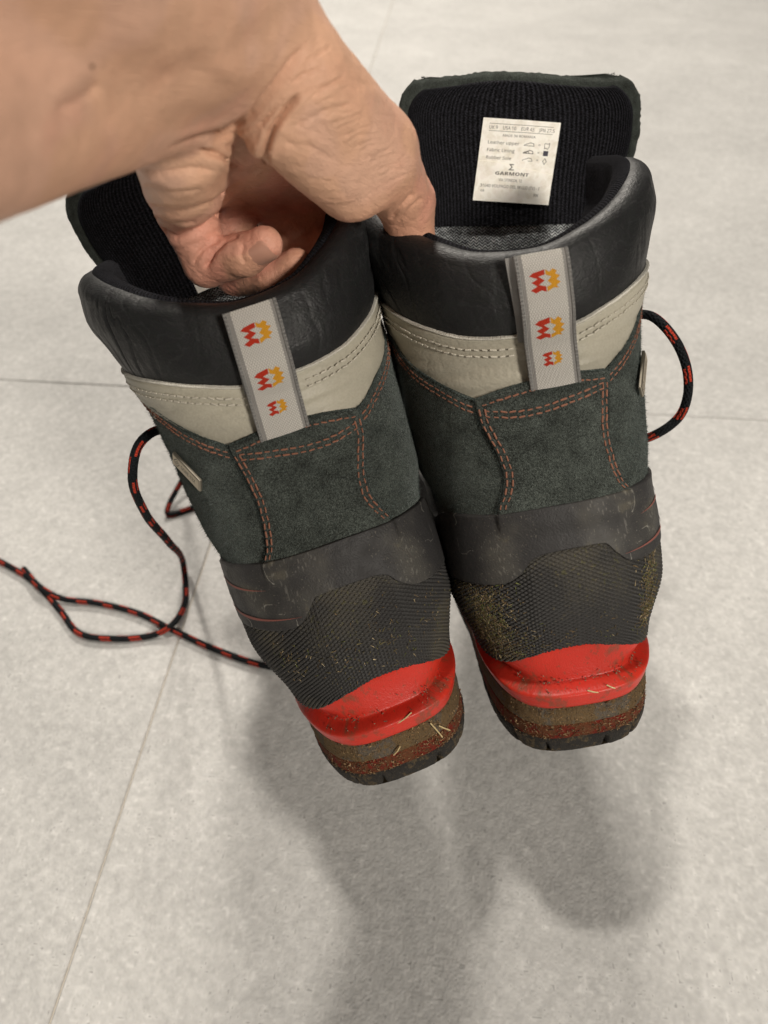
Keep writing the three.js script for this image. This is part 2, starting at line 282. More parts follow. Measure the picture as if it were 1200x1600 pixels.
TX.size = drawn(640, 680, (g, w, h) => {
  g.fillStyle = '#e8e6de'; g.fillRect(0, 0, w, h);
  const r = rng(5);
  for (let i = 0; i < 500; i++) { g.fillStyle = r() < 0.5 ? '#b9b19c22' : '#e6e2d622'; const s = 6 + r() * 40; g.beginPath(); g.ellipse(r() * w, r() * h, s, s * 0.6, r() * 3, 0, 7); g.fill(); }
  g.strokeStyle = '#e9e5d8'; g.lineWidth = 5; g.beginPath(); g.moveTo(0, 352); g.bezierCurveTo(160, 330, 300, 390, 380, 392); g.bezierCurveTo(480, 395, 560, 420, 640, 426); g.stroke();
  g.lineWidth = 4; g.beginPath(); g.moveTo(352, 0); g.bezierCurveTo(330, 200, 372, 380, 356, 680); g.stroke();
  g.fillStyle = '#34322f'; g.strokeStyle = '#34322f';
  const T = (s, x, y, px, wd, b) => { g.font = (b ? 'bold ' : '') + px + 'px sans-serif'; const k = wd ? wd / g.measureText(s).width : 1; g.save(); g.translate(x, y); g.scale(k, 1); g.fillText(s, 0, 0); g.restore(); };
  g.lineWidth = 3; g.beginPath(); g.moveTo(55, 42); g.lineTo(585, 42); g.moveTo(58, 100); g.lineTo(585, 100); g.stroke();
  T('UK 9', 55, 86, 40, 74); T('USA 10', 168, 86, 40, 112); T('EUR 43', 318, 86, 40, 112); T('JPN 27.5', 470, 86, 40, 130);
  T('MADE IN ROMANIA', 176, 142, 27, 272);
  T('Leather upper', 60, 206, 36, 262); T('Fabric Lining', 60, 268, 36, 232); T('Rubber Sole', 60, 330, 36, 212);
  for (let k = 0; k < 3; k++) {
    const y = 196 + k * 62; T('=', 480, y + 10, 36);
    g.lineWidth = k === 1 ? 5 : 4; g.beginPath(); g.moveTo(362, y + 8); g.bezierCurveTo(372, y - 8, 398, y - 2, 410, y - 18); g.lineTo(440, y - 12); g.lineTo(446, y + 8); g.lineTo(k === 2 ? 410 : 362, y + 8); g.stroke();
    if (k === 1) { g.beginPath(); g.moveTo(376, y + 6); g.lineTo(404, y - 8); g.lineTo(412, y + 8); g.stroke(); }
  }
  g.lineWidth = 4; g.beginPath(); g.moveTo(534, 176); g.lineTo(562, 180); g.lineTo(574, 172); g.lineTo(572, 206); g.lineTo(560, 222); g.lineTo(548, 212); g.lineTo(534, 220); g.closePath(); g.stroke();
  g.fillStyle = '#35333f'; g.fillRect(530, 236, 42, 42); g.fillStyle = '#34322f';
  g.beginPath(); g.moveTo(552, 298); g.lineTo(568, 322); g.lineTo(552, 346); g.lineTo(536, 322); g.closePath(); g.stroke();
  g.lineWidth = 7; g.beginPath(); g.moveTo(300, 366); g.lineTo(268, 366); g.lineTo(288, 388); g.lineTo(266, 410); g.lineTo(304, 410); g.stroke();
  T('GARMONT', 152, 456, 38, 284, true); T('VIA SPINEDA, 12', 190, 508, 32, 196); T('31040 VOLPAGO DEL M.LLO (TV) - I', 44, 562, 34, 500); T('GR', 52, 602, 26); T('RK', 500, 618, 32, 44);
});
TX.size.wrapS = TX.size.wrapT = THREE.ClampToEdgeWrapping;
M.size = mat({ map: TX.size, roughness: 0.55, specularIntensity: 0.5 });
TX.tag = drawn(320, 96, (g, w, h) => {
  g.fillStyle = '#a89d88'; g.fillRect(0, 0, w, h); g.fillStyle = '#3b352c'; g.font = 'bold 52px sans-serif';
  g.save(); g.translate(100, 66); g.scale(0.72, 1); g.fillText('GORE-TEX', 0, 0); g.restore();
  g.strokeStyle = '#3b352c'; g.lineWidth = 7; g.beginPath(); g.moveTo(50, 12); g.lineTo(84, 48); g.lineTo(50, 84); g.lineTo(16, 48); g.closePath(); g.stroke(); g.beginPath(); g.arc(50, 48, 10, 0, 7); g.stroke();
});
TX.tag.wrapS = TX.tag.wrapT = THREE.ClampToEdgeWrapping;
M.tag = mat({ map: TX.tag, metalness: 0.55, roughness: 0.42 });
TX.lace = drawn(64, 256, (g) => {
  g.fillStyle = '#141619'; g.fillRect(0, 0, 64, 256);
  for (let y = 0; y < 256; y += 8) for (let x = 0; x < 64; x += 8) { g.fillStyle = (x + y) % 16 ? '#20242880' : '#0c0e1080'; g.fillRect(x, y, 7, 7); }
  for (const [x0, ys] of [[2, 10], [34, 138]]) for (let r = 0; r < 3; r++) for (let k = 0; k < 12; k++) { g.fillStyle = k % 2 ? '#c2402c' : '#a53422'; g.fillRect(x0 + r * 10, ys + k * 8 + r * 12, 6, 7); }
});
TX.laceB = tex(64, (u, v) => Math.abs(Math.sin((u * 8 + v * 8) * Math.PI)) * Math.abs(Math.sin((u * 8 - v * 8) * Math.PI)), false);
M.lace = mat({ map: rep(TX.lace, 1, 0.021), bumpMap: rep(TX.laceB, 1, 0.026), bumpScale: 0.0006, roughness: 0.85, specularIntensity: 0.3 });

const edgeOff = (t, w) => { const a = Math.min(t, 1 - t) / w; return a >= 1 ? 1 : Math.sqrt(Math.max(0, 1 - (1 - a) * (1 - a))); };
// a sheet lying on the boot between two heights, with rounded edges: th = how far proud, dip = how far the edges sink
function band(side, u0, u1, nu, lo, hi, nv, th, o = {}) {
  const a0 = arc(u0), a1 = arc(u1), ew = o.edge ?? 0.06, sink = o.sink ?? 0.003;
  const get = (i) => { const u = o.even === false ? lerp(u0, u1, i) : uOfArc(lerp(a0, a1, i)); return u; };
  const rows = o.ts ?? null;
  const tt = (j) => (rows ? rows(j) : j);
  return grid(nu, nv, (i, j) => {
    const u = get(i), l = lo(u), h = hi(u), t = tt(j), y = lerp(l, h, t), e = edgeOff(t, ew) * (o.ends ? edgeOff(i, o.ends) : 1);
    let off = (typeof th === 'function' ? th(u, y, t) : th) - sink * (1 - e);
    return P(side, u, y, off);
  }, (i, j) => { const u = get(i); return [arc(u), lerp(lo(u), hi(u), tt(j))]; }, side < 0);
}
// rows crowded at both edges, so that the rounded rims of a sheet are smooth
const crowd = (j) => { const k = j * 2 - 1; return 0.5 + 0.5 * Math.sign(k) * (1 - Math.pow(1 - Math.abs(k), 1.7)); };

function stitches(side, pts, off, o = {}) {
  const pitch = o.pitch ?? 0.0033, len = o.len ?? 0.0023, r = o.r ?? 0.0004, shift = o.shift ?? [0, 0];
  const c = new THREE.CatmullRomCurve3(pts.map(([u, y]) => P(side, u + shift[0], y + shift[1], typeof off === 'function' ? off(u, y) : off)), false, 'centripetal');
  const n = Math.max(2, Math.round(c.getLength() / pitch)), out = [], g0 = new THREE.CapsuleGeometry(r, len - r, 2, 5), q = new THREE.Quaternion(), m = new THREE.Matrix4();
  for (let k = 0; k < n; k++) {
    const t = (k + 0.5) / n, p = c.getPointAt(t), d = c.getTangentAt(t);
    q.setFromUnitVectors(V3(0, 1, 0), d.add(V3(noise3(k * 1.7, 3, 5) - 0.5, noise3(k * 1.3, 9, 5) - 0.5, 0).multiplyScalar(0.35)).normalize()); const z = 0.75 + 0.4 * noise3(k * 2.1, 5, 1); m.compose(p, q, V3(z, z, z)); out.push(g0.clone().applyMatrix4(m));
  }
  return out;
}
const line = (f, u0, u1, n = 24, dy = 0) => Array.from({ length: n + 1 }, (_, i) => { const u = lerp(u0, u1, i / n); return [u, f(u) + dy]; });
const lineY = (f, y0, y1, n = 16, du = 0) => Array.from({ length: n + 1 }, (_, i) => { const y = lerp(y0, y1, i / n); return [f(y) + du, y]; });
function tube(points, r, m, parent, name, seg = 240) {
  const c = new THREE.CatmullRomCurve3(points, false, 'centripetal'), L = c.getLength(), g = new THREE.TubeGeometry(c, seg, r, 10, false), uv = g.attributes.uv;
  for (let i = 0; i < uv.count; i++) uv.setXY(i, uv.getY(i), uv.getX(i) * L);
  return part(name, g, m, parent);
}

function boot(side, label, pose, opt) {
  const b = thing('mountain_boot', label, 'boot', 'pair of mountain boots held above the floor');
  b.matrixAutoUpdate = true;
  const X = V3(...pose.r), Y = V3(...pose.y), Z = X.clone().cross(Y).normalize(); Y.copy(Z.clone().cross(X)).normalize();
  b.quaternion.setFromRotationMatrix(new THREE.Matrix4().makeBasis(X.normalize(), Y, Z));
  b.position.set(...pose.o); b.updateMatrixWorld(true);
  const rnd = rng(opt.seed), sd = opt.seed * 3.7;
  const inC = (u, y) => ss(-0.02, 0.02, u - CL(y)) * (1 - ss(-0.02, 0.02, u - CR(y)));

  // sole, from the ground up. Sole layers share one outline; o = offsets by height
  const layer = (name, m, y0, y1, prof, nv = 10, label) => part(name, band(side, -Math.PI, Math.PI, 260, (u) => (typeof y0 === 'function' ? y0(u) : y0), (u) => (typeof y1 === 'function' ? y1(u) : y1), nv, prof, { edge: 0.1, sink: 0.0012 }), m, b, label);
  const worn = (u, y, k) => 0.0007 * (fbm(arc(u) * k, y * k, sd, 3) - 0.5);
  const S3 = (u) => 0.0015 + 0.0035 * ss(0.3, 1.3, Math.abs(u)), S2 = (u) => 0.012 + 0.002 * ss(0.4, 1.4, Math.abs(u)), RB = (u) => 0.0215 + 0.004 * ss(0.3, 1.3, Math.abs(u));
  // tread: a rim of rubber whose lugs are parted by notches
  const notches = [-1.25, -0.8, -0.33, 0.12, 0.5, 0.95, 1.4].map((k) => k + opt.notch);
  part('outsole', grid(900, 12, (i, j) => {
    const u = uOfArc(lerp(arc(-Math.PI), arc(Math.PI), i)), t = j / 1;
    let y = lerp(-0.0085, S3(u), t), off = 0.0012 * edgeOff(t, 0.25) - 0.001 - 0.0035 * (1 - t) * (1 - t);
    for (const n of notches) { const d = (arc(u) - arc(n)) / 0.0016; if (Math.abs(d) < 1.6) { const k = Math.exp(-d * d * 1.6) * ss(0.9, 0.5, t); off -= 0.0022 * k; y += 0.002 * k * (1 - t); } }
    return P(side, u, y, off + worn(u, y, 300));
  }, (i, j) => [arc(uOfArc(lerp(arc(-Math.PI), arc(Math.PI), i))), j * 0.01], side < 0), M.out, b);
  {                                                                // underside of the tread
    const sh = []; for (let i = 0; i < 80; i++) { const p = P(side, -Math.PI + i / 80 * 2 * Math.PI, -0.0085, -0.0042); sh.push(p); }
    const pos = [0, -0.0085, -0.13], ix = []; for (const p of sh) pos.push(p.x, p.y, p.z); for (let i = 0; i < 80; i++) ix.push(0, 1 + i, 1 + (i + 1) % 80);
    const g = new THREE.BufferGeometry(); g.setAttribute('position', new THREE.Float32BufferAttribute(pos, 3)); g.setAttribute('uv', new THREE.Float32BufferAttribute(new Array(pos.length / 3 * 2).fill(0), 2)); g.setIndex(ix); g.computeVertexNormals();
    part('tread', g, M.out, b);
  }
  layer('lower_sole_stripe', M.mudRed, (u) => S3(u) - 0.0006, S2, (u, y) => -0.0002 + worn(u, y, 260));
  layer('upper_sole_stripe', M.mudGrey, (u) => S2(u) - 0.0006, RB, (u, y) => 0.0002 + worn(u, y, 260));
  // red midsole: lip, groove and a smooth hollow face above
  const GR = (u) => 0.0315 + 0.003 * ss(0.5, 1.2, Math.abs(u));
  part('midsole', band(side, -Math.PI, Math.PI, 300, (u) => RB(u) - 0.0006, (u) => RANDBOT(u) + 0.002, 44, (u, y, t) => {
    const g = GR(u), top = RANDBOT(u), lip = ss(RB(u) - 0.001, RB(u) + 0.003, y) * 0.0012, back = 1 - ss(1.2, 1.9, Math.abs(u));
    const above = clamp((y - g) / Math.max(0.004, top - g), 0, 1);
    let off = 0.0006 + lip;
    off -= back * 0.0062 * ss(g - 0.003, g + 0.0012, y) * (1 - ss(0, 1, above) * 0.62);
    off += back * 0.0009 * Math.exp(-Math.pow((y - g + 0.0035) / 0.002, 2));
    return off - 0.0005 + worn(u, y, 120) * 0.5;
  }, { edge: 0.03, sink: 0.0012 }), M.red, b);

  // upper: the suede body, the knurled rand, the heel counter, the smooth band
  part('quarter', band(side, -2.75, 2.75, 260, () => 0.05, (u) => Math.min(QTOP(u), 0.19), 60, (u, y) => 0.0004 - 0.0025 * ss(0.1, 0.09, y) + 0.0008 * (fbm(arc(u) * 40, y * 40, sd, 3) - 0.5), { edge: 0.008, sink: 0.0022 }), M.suede, b);
  part('vamp', band(side, 2.7, 2 * Math.PI - 2.7, 60, () => 0.05, (u) => 0.105, 20, () => 0.0003, { even: false }), M.suede, b);
  const KN = 0.0010, p1 = 0.00145, q1 = 0.0009;
  const tri = (x) => Math.abs(x - Math.floor(x) - 0.5) * 2;
  const knurl = (u, y) => { const s = arc(u), a = tri(s / p1 / 2 + y / q1 / 2), c = tri(s / p1 / 2 - y / q1 / 2), m = Math.min(1 - a, 1 - c); return Math.min(1, m * 2.1); };
  const RT = (u) => Math.min(RUBTOP(u) - 0.004, RUBBOT(u) + 0.004);
  part('rand', band(side, -1.95, 1.95, 860, RANDBOT, RT, 190, (u, y) => 0.0005 + KN * knurl(u, y) + 0.0006 * (fbm(arc(u) * 60, y * 60, sd, 2) - 0.5), { edge: 0.012, sink: 0.002 }), M.rand, b);
  part('toe_rand', band(side, 1.93, 2 * Math.PI - 1.93, 80, (u) => 0.039, (u) => 0.088, 16, () => 0.0002, { even: false }), M.rand, b);
  {
    const nu = 90, nv = 60;
    part('heel_counter', grid(nu, nv, (i, j) => {
      const ii = crowd(i), jj = j; const yl = 0.106;
      const um = lerp(-0.47, 0.44, ii), yt = CTOP(um), y = lerp(yl, yt, jj), u = lerp(CL(y), CR(y), ii);
      const e = edgeOff(ii, 0.03) * (jj > 0.5 ? edgeOff(jj, 0.02) : 1);
      const ragged = 0.0003 * (noise3(i * 60, j * 80, sd) - 0.5);
      return P(side, u, y, 0.0024 - 0.0032 * (1 - e) + ragged + 0.0008 * (fbm(arc(u) * 50, y * 50, sd + 4, 3) - 0.5));
    }, (i, j) => { const u = lerp(-0.47, 0.44, crowd(i)); return [arc(u) + 0.021, lerp(0.106, CTOP(u), j)]; }, side < 0), M.suede, b);
  }
  const bandOff = (u, y) => 0.0021 + 0.0014 * inC(u, Math.max(y, 0.108)) * ss(0.1, 0.108, y) + 0.0007 * (fbm(arc(u) * 45, y * 45, sd + 8, 3) - 0.5);
  part('rubber_band', band(side, -2.4, 2.4, 560, RUBBOT, RUBTOP, 30, bandOff, { edge: 0.022, sink: 0.0024, ts: crowd }), M.rubber, b);
  for (const [yy, uEnd, w0] of [[0.1005, 0.6, 0.0011], [0.0885, 0.34, 0.0013]]) part('band_stripe', grid(50, 2, (i, j) => {
    const u = lerp(uEnd, 1.6, i), wd = w0 * Math.min(1, i * 2.2 + 0.04) * (1 - 0.35 * ss(0.5, 1, i)), y = yy - 0.0012 * ss(0, 1, i) + (j - 0.5) * wd; return P(side, u, y, bandOff(u, y) + 0.00035);
  }, null, side < 0), M.stripe, b);

  // grey leather band under the suede edge, its raw top edge over the collar
  part('leather_band', band(side, -2.4, 2.4, 300, () => 0.148, GREYTOP, 44, (u, y) => {
    const h = ss(0.15, 0.19, y); return -0.0012 + 0.0022 * h + 0.0012 * (fbm(arc(u) * 30, y * 110, sd + 2, 4) - 0.5) - 0.0006 * Math.exp(-Math.pow((fbm(arc(u) * 22, y * 130, sd + 6, 3) - 0.5) * 16, 2));
  }, { edge: 0.012, sink: 0.0012 }), M.grey, b);
  part('band_edge', band(side, -2.4, 2.4, 300, (u) => GREYTOP(u) - 0.0006, (u) => GREYTOP(u) + 0.0006 + 0.0002 * noise3(arc(u) * 900, 1, sd), 6, (u) => 0.0013 + 0.0003 * (noise3(arc(u) * 1200, 3, sd) - 0.5), { edge: 0.5, sink: 0.0014 }), M.greyEdge, b);

  // padded collar: out of the band, over the rim, into the lining
  const fold = (u, y) => {
    const w = 0.25 + 0.75 * ss(opt.creaseFrom, opt.creaseFrom + 0.5, u) + 0.5 * ss(-0.7, -1.1, u), s = arc(u) + 0.15 * (y - 0.2) + 0.004 * (fbm(arc(u) * 60, y * 60, sd, 2) - 0.5);
    const a = fbm(s * 190, y * 34, sd, 3), c = Math.abs(fbm(s * 120, y * 26, sd + 9, 3) - 0.5);
    return w * (0.0012 * (a - 0.5) - 0.0007 * Math.exp(-c * c * 2600)) + 0.0012 * (fbm(s * 22, y * 22, sd + 5, 2) - 0.5);
  };
  const collarPt = (u, t) => {                                     // t 0..1 from the band to the inside of the rim
    const r = RIM(u), g = GREYTOP(u) - 0.006, hgt = r - g, a = clamp(t / 0.72, 0, 1), k = clamp((t - 0.72) / 0.28, 0, 1);
    if (t <= 0.72) { const y = g + a * (hgt - 0.0072); return [y, -0.0022 + 0.0046 * Math.pow(Math.sin(Math.PI * Math.min(1, a * 0.72 + 0.14)), 0.8) - 0.002 * (1 - a)]; }
    const th = k * Math.PI * 0.62, R = 0.0072; const y0 = r - 0.0072; const off0 = -0.0022 + 0.0046 * Math.pow(Math.sin(Math.PI * 0.86), 0.8);
    return [y0 + R * Math.sin(th), off0 - R * (1 - Math.cos(th))];
  };
  part('collar', grid(520, 70, (i, j) => {
    const u = uOfArc(lerp(arc(-1.82), arc(1.82), i)), [y, off] = collarPt(u, j);
    return P(side, u, y, off + fold(u, y) * ss(0.02, 0.25, j) * (1 - 0.5 * ss(0.8, 1, j)));
  }, (i, j) => { const u = uOfArc(lerp(arc(-1.82), arc(1.82), i)), y = collarPt(u, j)[0]; return [arc(u), y + 0.012 * ss(0.72, 1, j)]; }, side < 0), M.leather, b);
  // knitted lining: a soft welt at the rim, then down inside
  part('lining', grid(220, 60, (i, j) => {
    const u = lerp(-1.84, 1.84, i), r = RIM(u), t = j;
    if (t < 0.2) { const k = t / 0.2, th = lerp(-0.5, Math.PI * 0.9, k); return P(side, u, r - 0.0018 + 0.0034 * Math.sin(th), -0.0098 - 0.0036 * (1 - Math.cos(th)) + 0.0036 * 0.6); }
    const k = (t - 0.2) / 0.8; return P(side, u, lerp(r - 0.001, 0.06, k), -0.0155 + 0.0025 * Math.sin(Math.min(1, k * 2.2) * Math.PI) * -1);
  }, (i, j) => [arc(lerp(-2.35, 2.35, i)), j * 0.19], side > 0), M.knit, b);
  part('footbed', (() => { const pos = [0, 0.056, -0.12], ix = [], uv = [0, 0]; for (let i = 0; i < 64; i++) { const p = P(side, -Math.PI + i / 64 * 2 * Math.PI, 0.056, -0.006); pos.push(p.x, p.y, p.z); uv.push(p.x, p.z); ix.push(0, 1 + (i + 1) % 64, 1 + i); } const g = new THREE.BufferGeometry(); g.setAttribute('position', new THREE.Float32BufferAttribute(pos, 3)); g.setAttribute('uv', new THREE.Float32BufferAttribute(uv, 2)); g.setIndex(ix); g.computeVertexNormals(); return g; })(), M.weave, b);

  // tongue: a suede sheet with a knitted face, rising from a grey fabric gusset
  const tg = opt.tongue, ct = Math.cos(tg.turn), st = Math.sin(tg.turn);
  const HW = curve([[-0.08, 0.05], [0, 0.052], [0.035, 0.0535], [0.06, 0.0575], [0.09, 0.058]]), TOPV = 0.084;
  const tp = (x, v, out) => {                                      // x across (outer side +), v up the tongue, out towards the heel
    const lx = tg.cx + x * ct + v * st, ly = 0.2 - x * st + v * ct, s = x / 0.058;
    const f = 0.1535 + 0.13 * (ly - 0.15) - 0.011 * s * s + 0.0016 * Math.sin(x * 90 + sd) - out - 0.6 * Math.max(0, v - 0.05) * Math.max(0, v - 0.05);
    return V3(side * lx, ly, -f);
  };
  const halfAt = (v, grow) => { const top = TOPV + grow, R = 0.017, k = clamp((v - (top - R)) / R, 0, 1); return HW(v) + grow - R * (1 - Math.sqrt(Math.max(0, 1 - k * k))); };
  const sheet = (grow, v0, thick, front, nu, nv, rag = 0) => grid(nu, nv, (i, j) => {
    const top = TOPV + grow + 0.0022 * Math.sin(i * 7 + sd), v = lerp(v0, top, j), h = halfAt(Math.min(v, TOPV + grow), grow) + rag * (noise3(j * 90, i > 0.5 ? 5 : 1, sd) - 0.5), x = lerp(-h, h, crowd(i)), e = Math.min(edgeOff(crowd(i), 0.03), j > 0.5 ? edgeOff(j, 0.03) : 1);
    return tp(x, v + (j === 1 ? rag * noise3(i * 130, 2, sd) : 0), front - thick * (1 - e));
  }, (i, j) => [(i - 0.5) * 0.11, j * (TOPV - v0)], side < 0);
  const tongue = part('tongue', mergeGeometries([sheet(0.0038, -0.06, 0.0035, 0, 70, 90, 0.001), grid(40, 60, (i, j) => { const v = lerp(-0.06, TOPV + 0.0038, j), h = halfAt(v, 0.0038); return tp(lerp(-h, h, i), v, -0.0034); }, (i, j) => [i * 0.1, j * 0.14], side > 0)]), M.suedeEdge, b);
  part('tongue_lining', sheet(-0.0005, 0.016, 0.0036, 0.0036, 90, 90), M.knit, tongue);
  {
    const n = 2600, fib = new THREE.ConeGeometry(0.00011, 1, 3, 1).translate(0, 0.5, 0), im = new THREE.InstancedMesh(fib, mat({ roughness: 1, specularIntensity: 0.2 }), n), m4 = new THREE.Matrix4(), q = new THREE.Quaternion(), c = new THREE.Color();
    for (let k = 0; k < n; k++) {
      const e = rnd(), top = TOPV + 0.0038; let x, v, d;
      if (e < 0.5) { v = top - 0.0004; const h = halfAt(v - 0.0004, 0.0038); x = lerp(-h, h, rnd()); d = V3(rnd() - 0.5, 0.9, rnd() - 0.3); } else { v = lerp(0.01, top, rnd()); const h = halfAt(v, 0.0038); x = rnd() < 0.5 ? -h : h; d = V3(side * Math.sign(x), (rnd() - 0.3) * 1.2, rnd() - 0.3); }
      const p = tp(x * 0.988, v - 0.0004, -0.0031 - 0.0004 * rnd());
      m4.compose(p, q.setFromUnitVectors(V3(0, 1, 0), d.normalize()), V3(1, 0.0004 + 0.001 * rnd(), 1)); im.setMatrixAt(k, m4);
      const g = 0.5 + rnd(); im.setColorAt(k, c.setRGB(0.03 * g, 0.037 * g, 0.03 * g));
    }
    im.name = 'edge_fuzz'; im.userData.kind = 'stuff'; im.castShadow = im.receiveShadow = true; tongue.add(im);
  }
  part('gusset', grid(60, 40, (i, j) => { const x = lerp(-0.058, 0.058, i), v = lerp(-0.075, 0.0185, j); return tp(x, v, 0.002 + 0.0025 * (fbm(x * 60, v * 60, sd, 2) - 0.5)); }, (i, j) => [i * 0.116, j * 0.0935], side < 0), M.weave, tongue);
  if (opt.sizeLabel) {
    const l = opt.sizeLabel;
    part('size_label', grid(24, 24, (i, j) => { const x = lerp(l.x0, l.x1, i), v = lerp(l.v0, l.v1, j) + l.skew * (i - 0.5); return tp(x + l.lean * (j - 0.5), v, 0.0045 + 0.0004 * Math.sin(i * 5) * Math.sin(j * 6) + 0.0005 * Math.exp(-Math.pow((i - 0.56) * 14, 2)) + 0.0004 * Math.exp(-Math.pow((j - 0.45 + 0.1 * i) * 18, 2))); }, (i, j) => [side > 0 ? i : 1 - i, j], side < 0), M.size, tongue);
  }

  // heel loop of woven tape
  {
    const o = opt.tape, path = curve([[0, 0.0035], [0.15, 0.0042], [0.4, 0.0055], [0.7, 0.0072], [0.93, 0.008], [1, 0.0074]]);
    const strip = (yA, yB, offF, dx, wd, back) => grid(14, 50, (i, j) => {
      const y = lerp(yA, yB, j), c = P(side, o.u, y, offF(j)), c2 = P(side, o.u + 0.05, y, offF(j)), t = c2.sub(c).normalize(); if (side < 0) t.negate();
      t.y += o.tilt; t.normalize();
      const x = (i - 0.5) * wd + dx * (1 - 0) + o.slant * (j - 0.5), bow = -0.0012 * Math.pow(i * 2 - 1, 2);
      return c.addScaledVector(t, x).add(V3(0, 0, bow - (back ? 0.001 : 0)));
    }, (i, j) => [i, j], false);
    const loop = part('heel_loop', strip(0.1585, 0.2085 + o.up, path, 0, 0.0188, false), M.tape, b);
    part('loop_back', strip(0.178, 0.2083 + o.up, (t) => 0.0026 + 0.0035 * t, o.backDx, 0.0188, true), M.tapeBack, loop);
    for (const [sx] of [[-1], [1]]) {                              // selvedges
      const pts = []; for (let k = 0; k <= 30; k++) { const t = k / 30, y = lerp(0.1585, 0.2085 + o.up, t), c = P(side, o.u, y, path(t)), c2 = P(side, o.u + 0.05, y, path(t)), d = c2.sub(c).normalize(); if (side < 0) d.negate(); d.y += o.tilt; d.normalize(); pts.push(c.addScaledVector(d, sx * 0.0094 + o.slant * (t - 0.5)).add(V3(0, 0, -0.0011))); }
      part('loop_edge', new THREE.TubeGeometry(new THREE.CatmullRomCurve3(pts), 40, 0.0007, 6), M.tapeBack, loop);
    }
  }

  // seams
  const seam = (name, list, m) => { const o = part(name, mergeGeometries(list), m, b); o.userData.kind = 'stuff'; };
  seam('white_stitching', [0.0045, 0.0072].flatMap((d) => [...stitches(side, line(GREYTOP, -1.5, -0.16, 40, -d), 0.0012), ...stitches(side, line(GREYTOP, 0.17, 1.5, 40, -d), 0.0012)]), M.whiteThread);
  const qo = 0.0006, co = 0.0027;
  seam('red_stitching', [
    ...[0.0035, 0.0058].flatMap((d) => [...stitches(side, line(QTOP, -1.6, -0.5, 30, -d), qo), ...stitches(side, line(QTOP, 0.47, 1.5, 30, -d), qo)]),
    ...[0.034, 0.075].flatMap((d) => stitches(side, lineY(CL, 0.112, 0.1535, 24, d), co)),
    ...[0.034, 0.07].flatMap((d) => stitches(side, lineY(CR, 0.112, 0.156, 24, -d), co)),
    ...stitches(side, line(CTOP, -0.43, 0.4, 24, -0.0035), co),
    ...[0, 0.0023].flatMap((d) => stitches(side, Array.from({ length: 25 }, (_, i) => { const t = i / 24, u = lerp(-0.42, 0.39, t); return [u, CTOP(u) - 0.0055 - d - 0.0062 * Math.sin(Math.PI * Math.min(1, t * 1.05)) * (0.75 + 0.25 * (1 - t))]; }), co)),
  ], M.redThread);

  // metal tag on the outer side
  {
    const c = P(side, 0.95, 0.1515, 0.0016), cu = P(side, 1.05, 0.1515, 0.0016), cy = P(side, 0.95, 0.156, 0.0016);
    const X1 = cu.sub(c).normalize(); if (side < 0) X1.negate(); const Y1 = cy.sub(c).normalize(), Z1 = X1.clone().cross(Y1).normalize(); Y1.copy(Z1.clone().cross(X1));
    const s = new THREE.Shape(), w = 0.0098, h = 0.0027; s.moveTo(-w, -h); s.lineTo(w, -h); s.lineTo(w, h); s.lineTo(-w, h);
    const g = new THREE.ExtrudeGeometry(s, { depth: 0.0006, bevelEnabled: true, bevelSize: 0.0004, bevelThickness: 0.0004, bevelSegments: 2 });
    const t = part('metal_tag', g, M.metal, b), q = new THREE.Matrix4().makeBasis(X1, Y1, Z1);
    t.quaternion.setFromRotationMatrix(q); t.position.copy(c); t.rotateZ(side < 0 ? -0.62 : 0.62);
    const f = part('tag_print', new THREE.PlaneGeometry(w * 2, h * 2), M.tag, t); f.position.z = 0.0012;
  }
  // hooks up the front, and a lace through them
  const front = [];
  for (let k = 0; k < 5; k++) for (const s of [-1, 1]) {
    const y = 0.112 + k * 0.017, u = s * (2.72 - k * 0.02), c = P(side, u, y, 0.003), g = new THREE.TorusGeometry(0.004, 0.0013, 6, 12);
    const h = part('lace_hook', g, M.metal, b); h.position.copy(c); h.rotation.y = side * s * 0.5; front.push(P(side, u, y, 0.006));
  }
  const zig = []; for (let k = 0; k < 5; k++) { const a = front[k * 2 + (k % 2)], c = front[k * 2 + 1 - (k % 2)]; zig.push(a, a.clone().lerp(c, 0.5).add(V3(0, 0.003, -0.006)), c); }
  tube(zig, 0.0024, M.lace, b, 'lace', 160);
  for (const l of opt.laces) tube(l.map((p) => b.worldToLocal(p.clone())), 0.0023, M.lace, b, 'lace', 300);

  // bits of dry grass and moss caught in the rand and on the sole
  const bits = [], blade = (u, y, off, len, wd, out) => {
    const p = P(side, u, y, off), q = P(side, u, y, off + 0.001), n = q.sub(p).normalize(), g = new THREE.ConeGeometry(wd, len, 3, 1), a = rnd() * 6.28;
    const d = V3(Math.cos(a), Math.sin(a), (rnd() - 0.5)).normalize(); d.addScaledVector(n, -d.dot(n) + out * rnd()).normalize();
    g.applyQuaternion(new THREE.Quaternion().setFromUnitVectors(V3(0, 1, 0), d)); g.translate(p.x, p.y, p.z); return g;
  };
  const tint = (g, c) => { const n = g.attributes.position.count, a = new Float32Array(n * 3); for (let i = 0; i < n; i++) a.set(c, i * 3); g.setAttribute('color', new THREE.BufferAttribute(a, 3)); return g; };
  const gauss = () => (rnd() + rnd() + rnd() - 1.5) * 1.15;
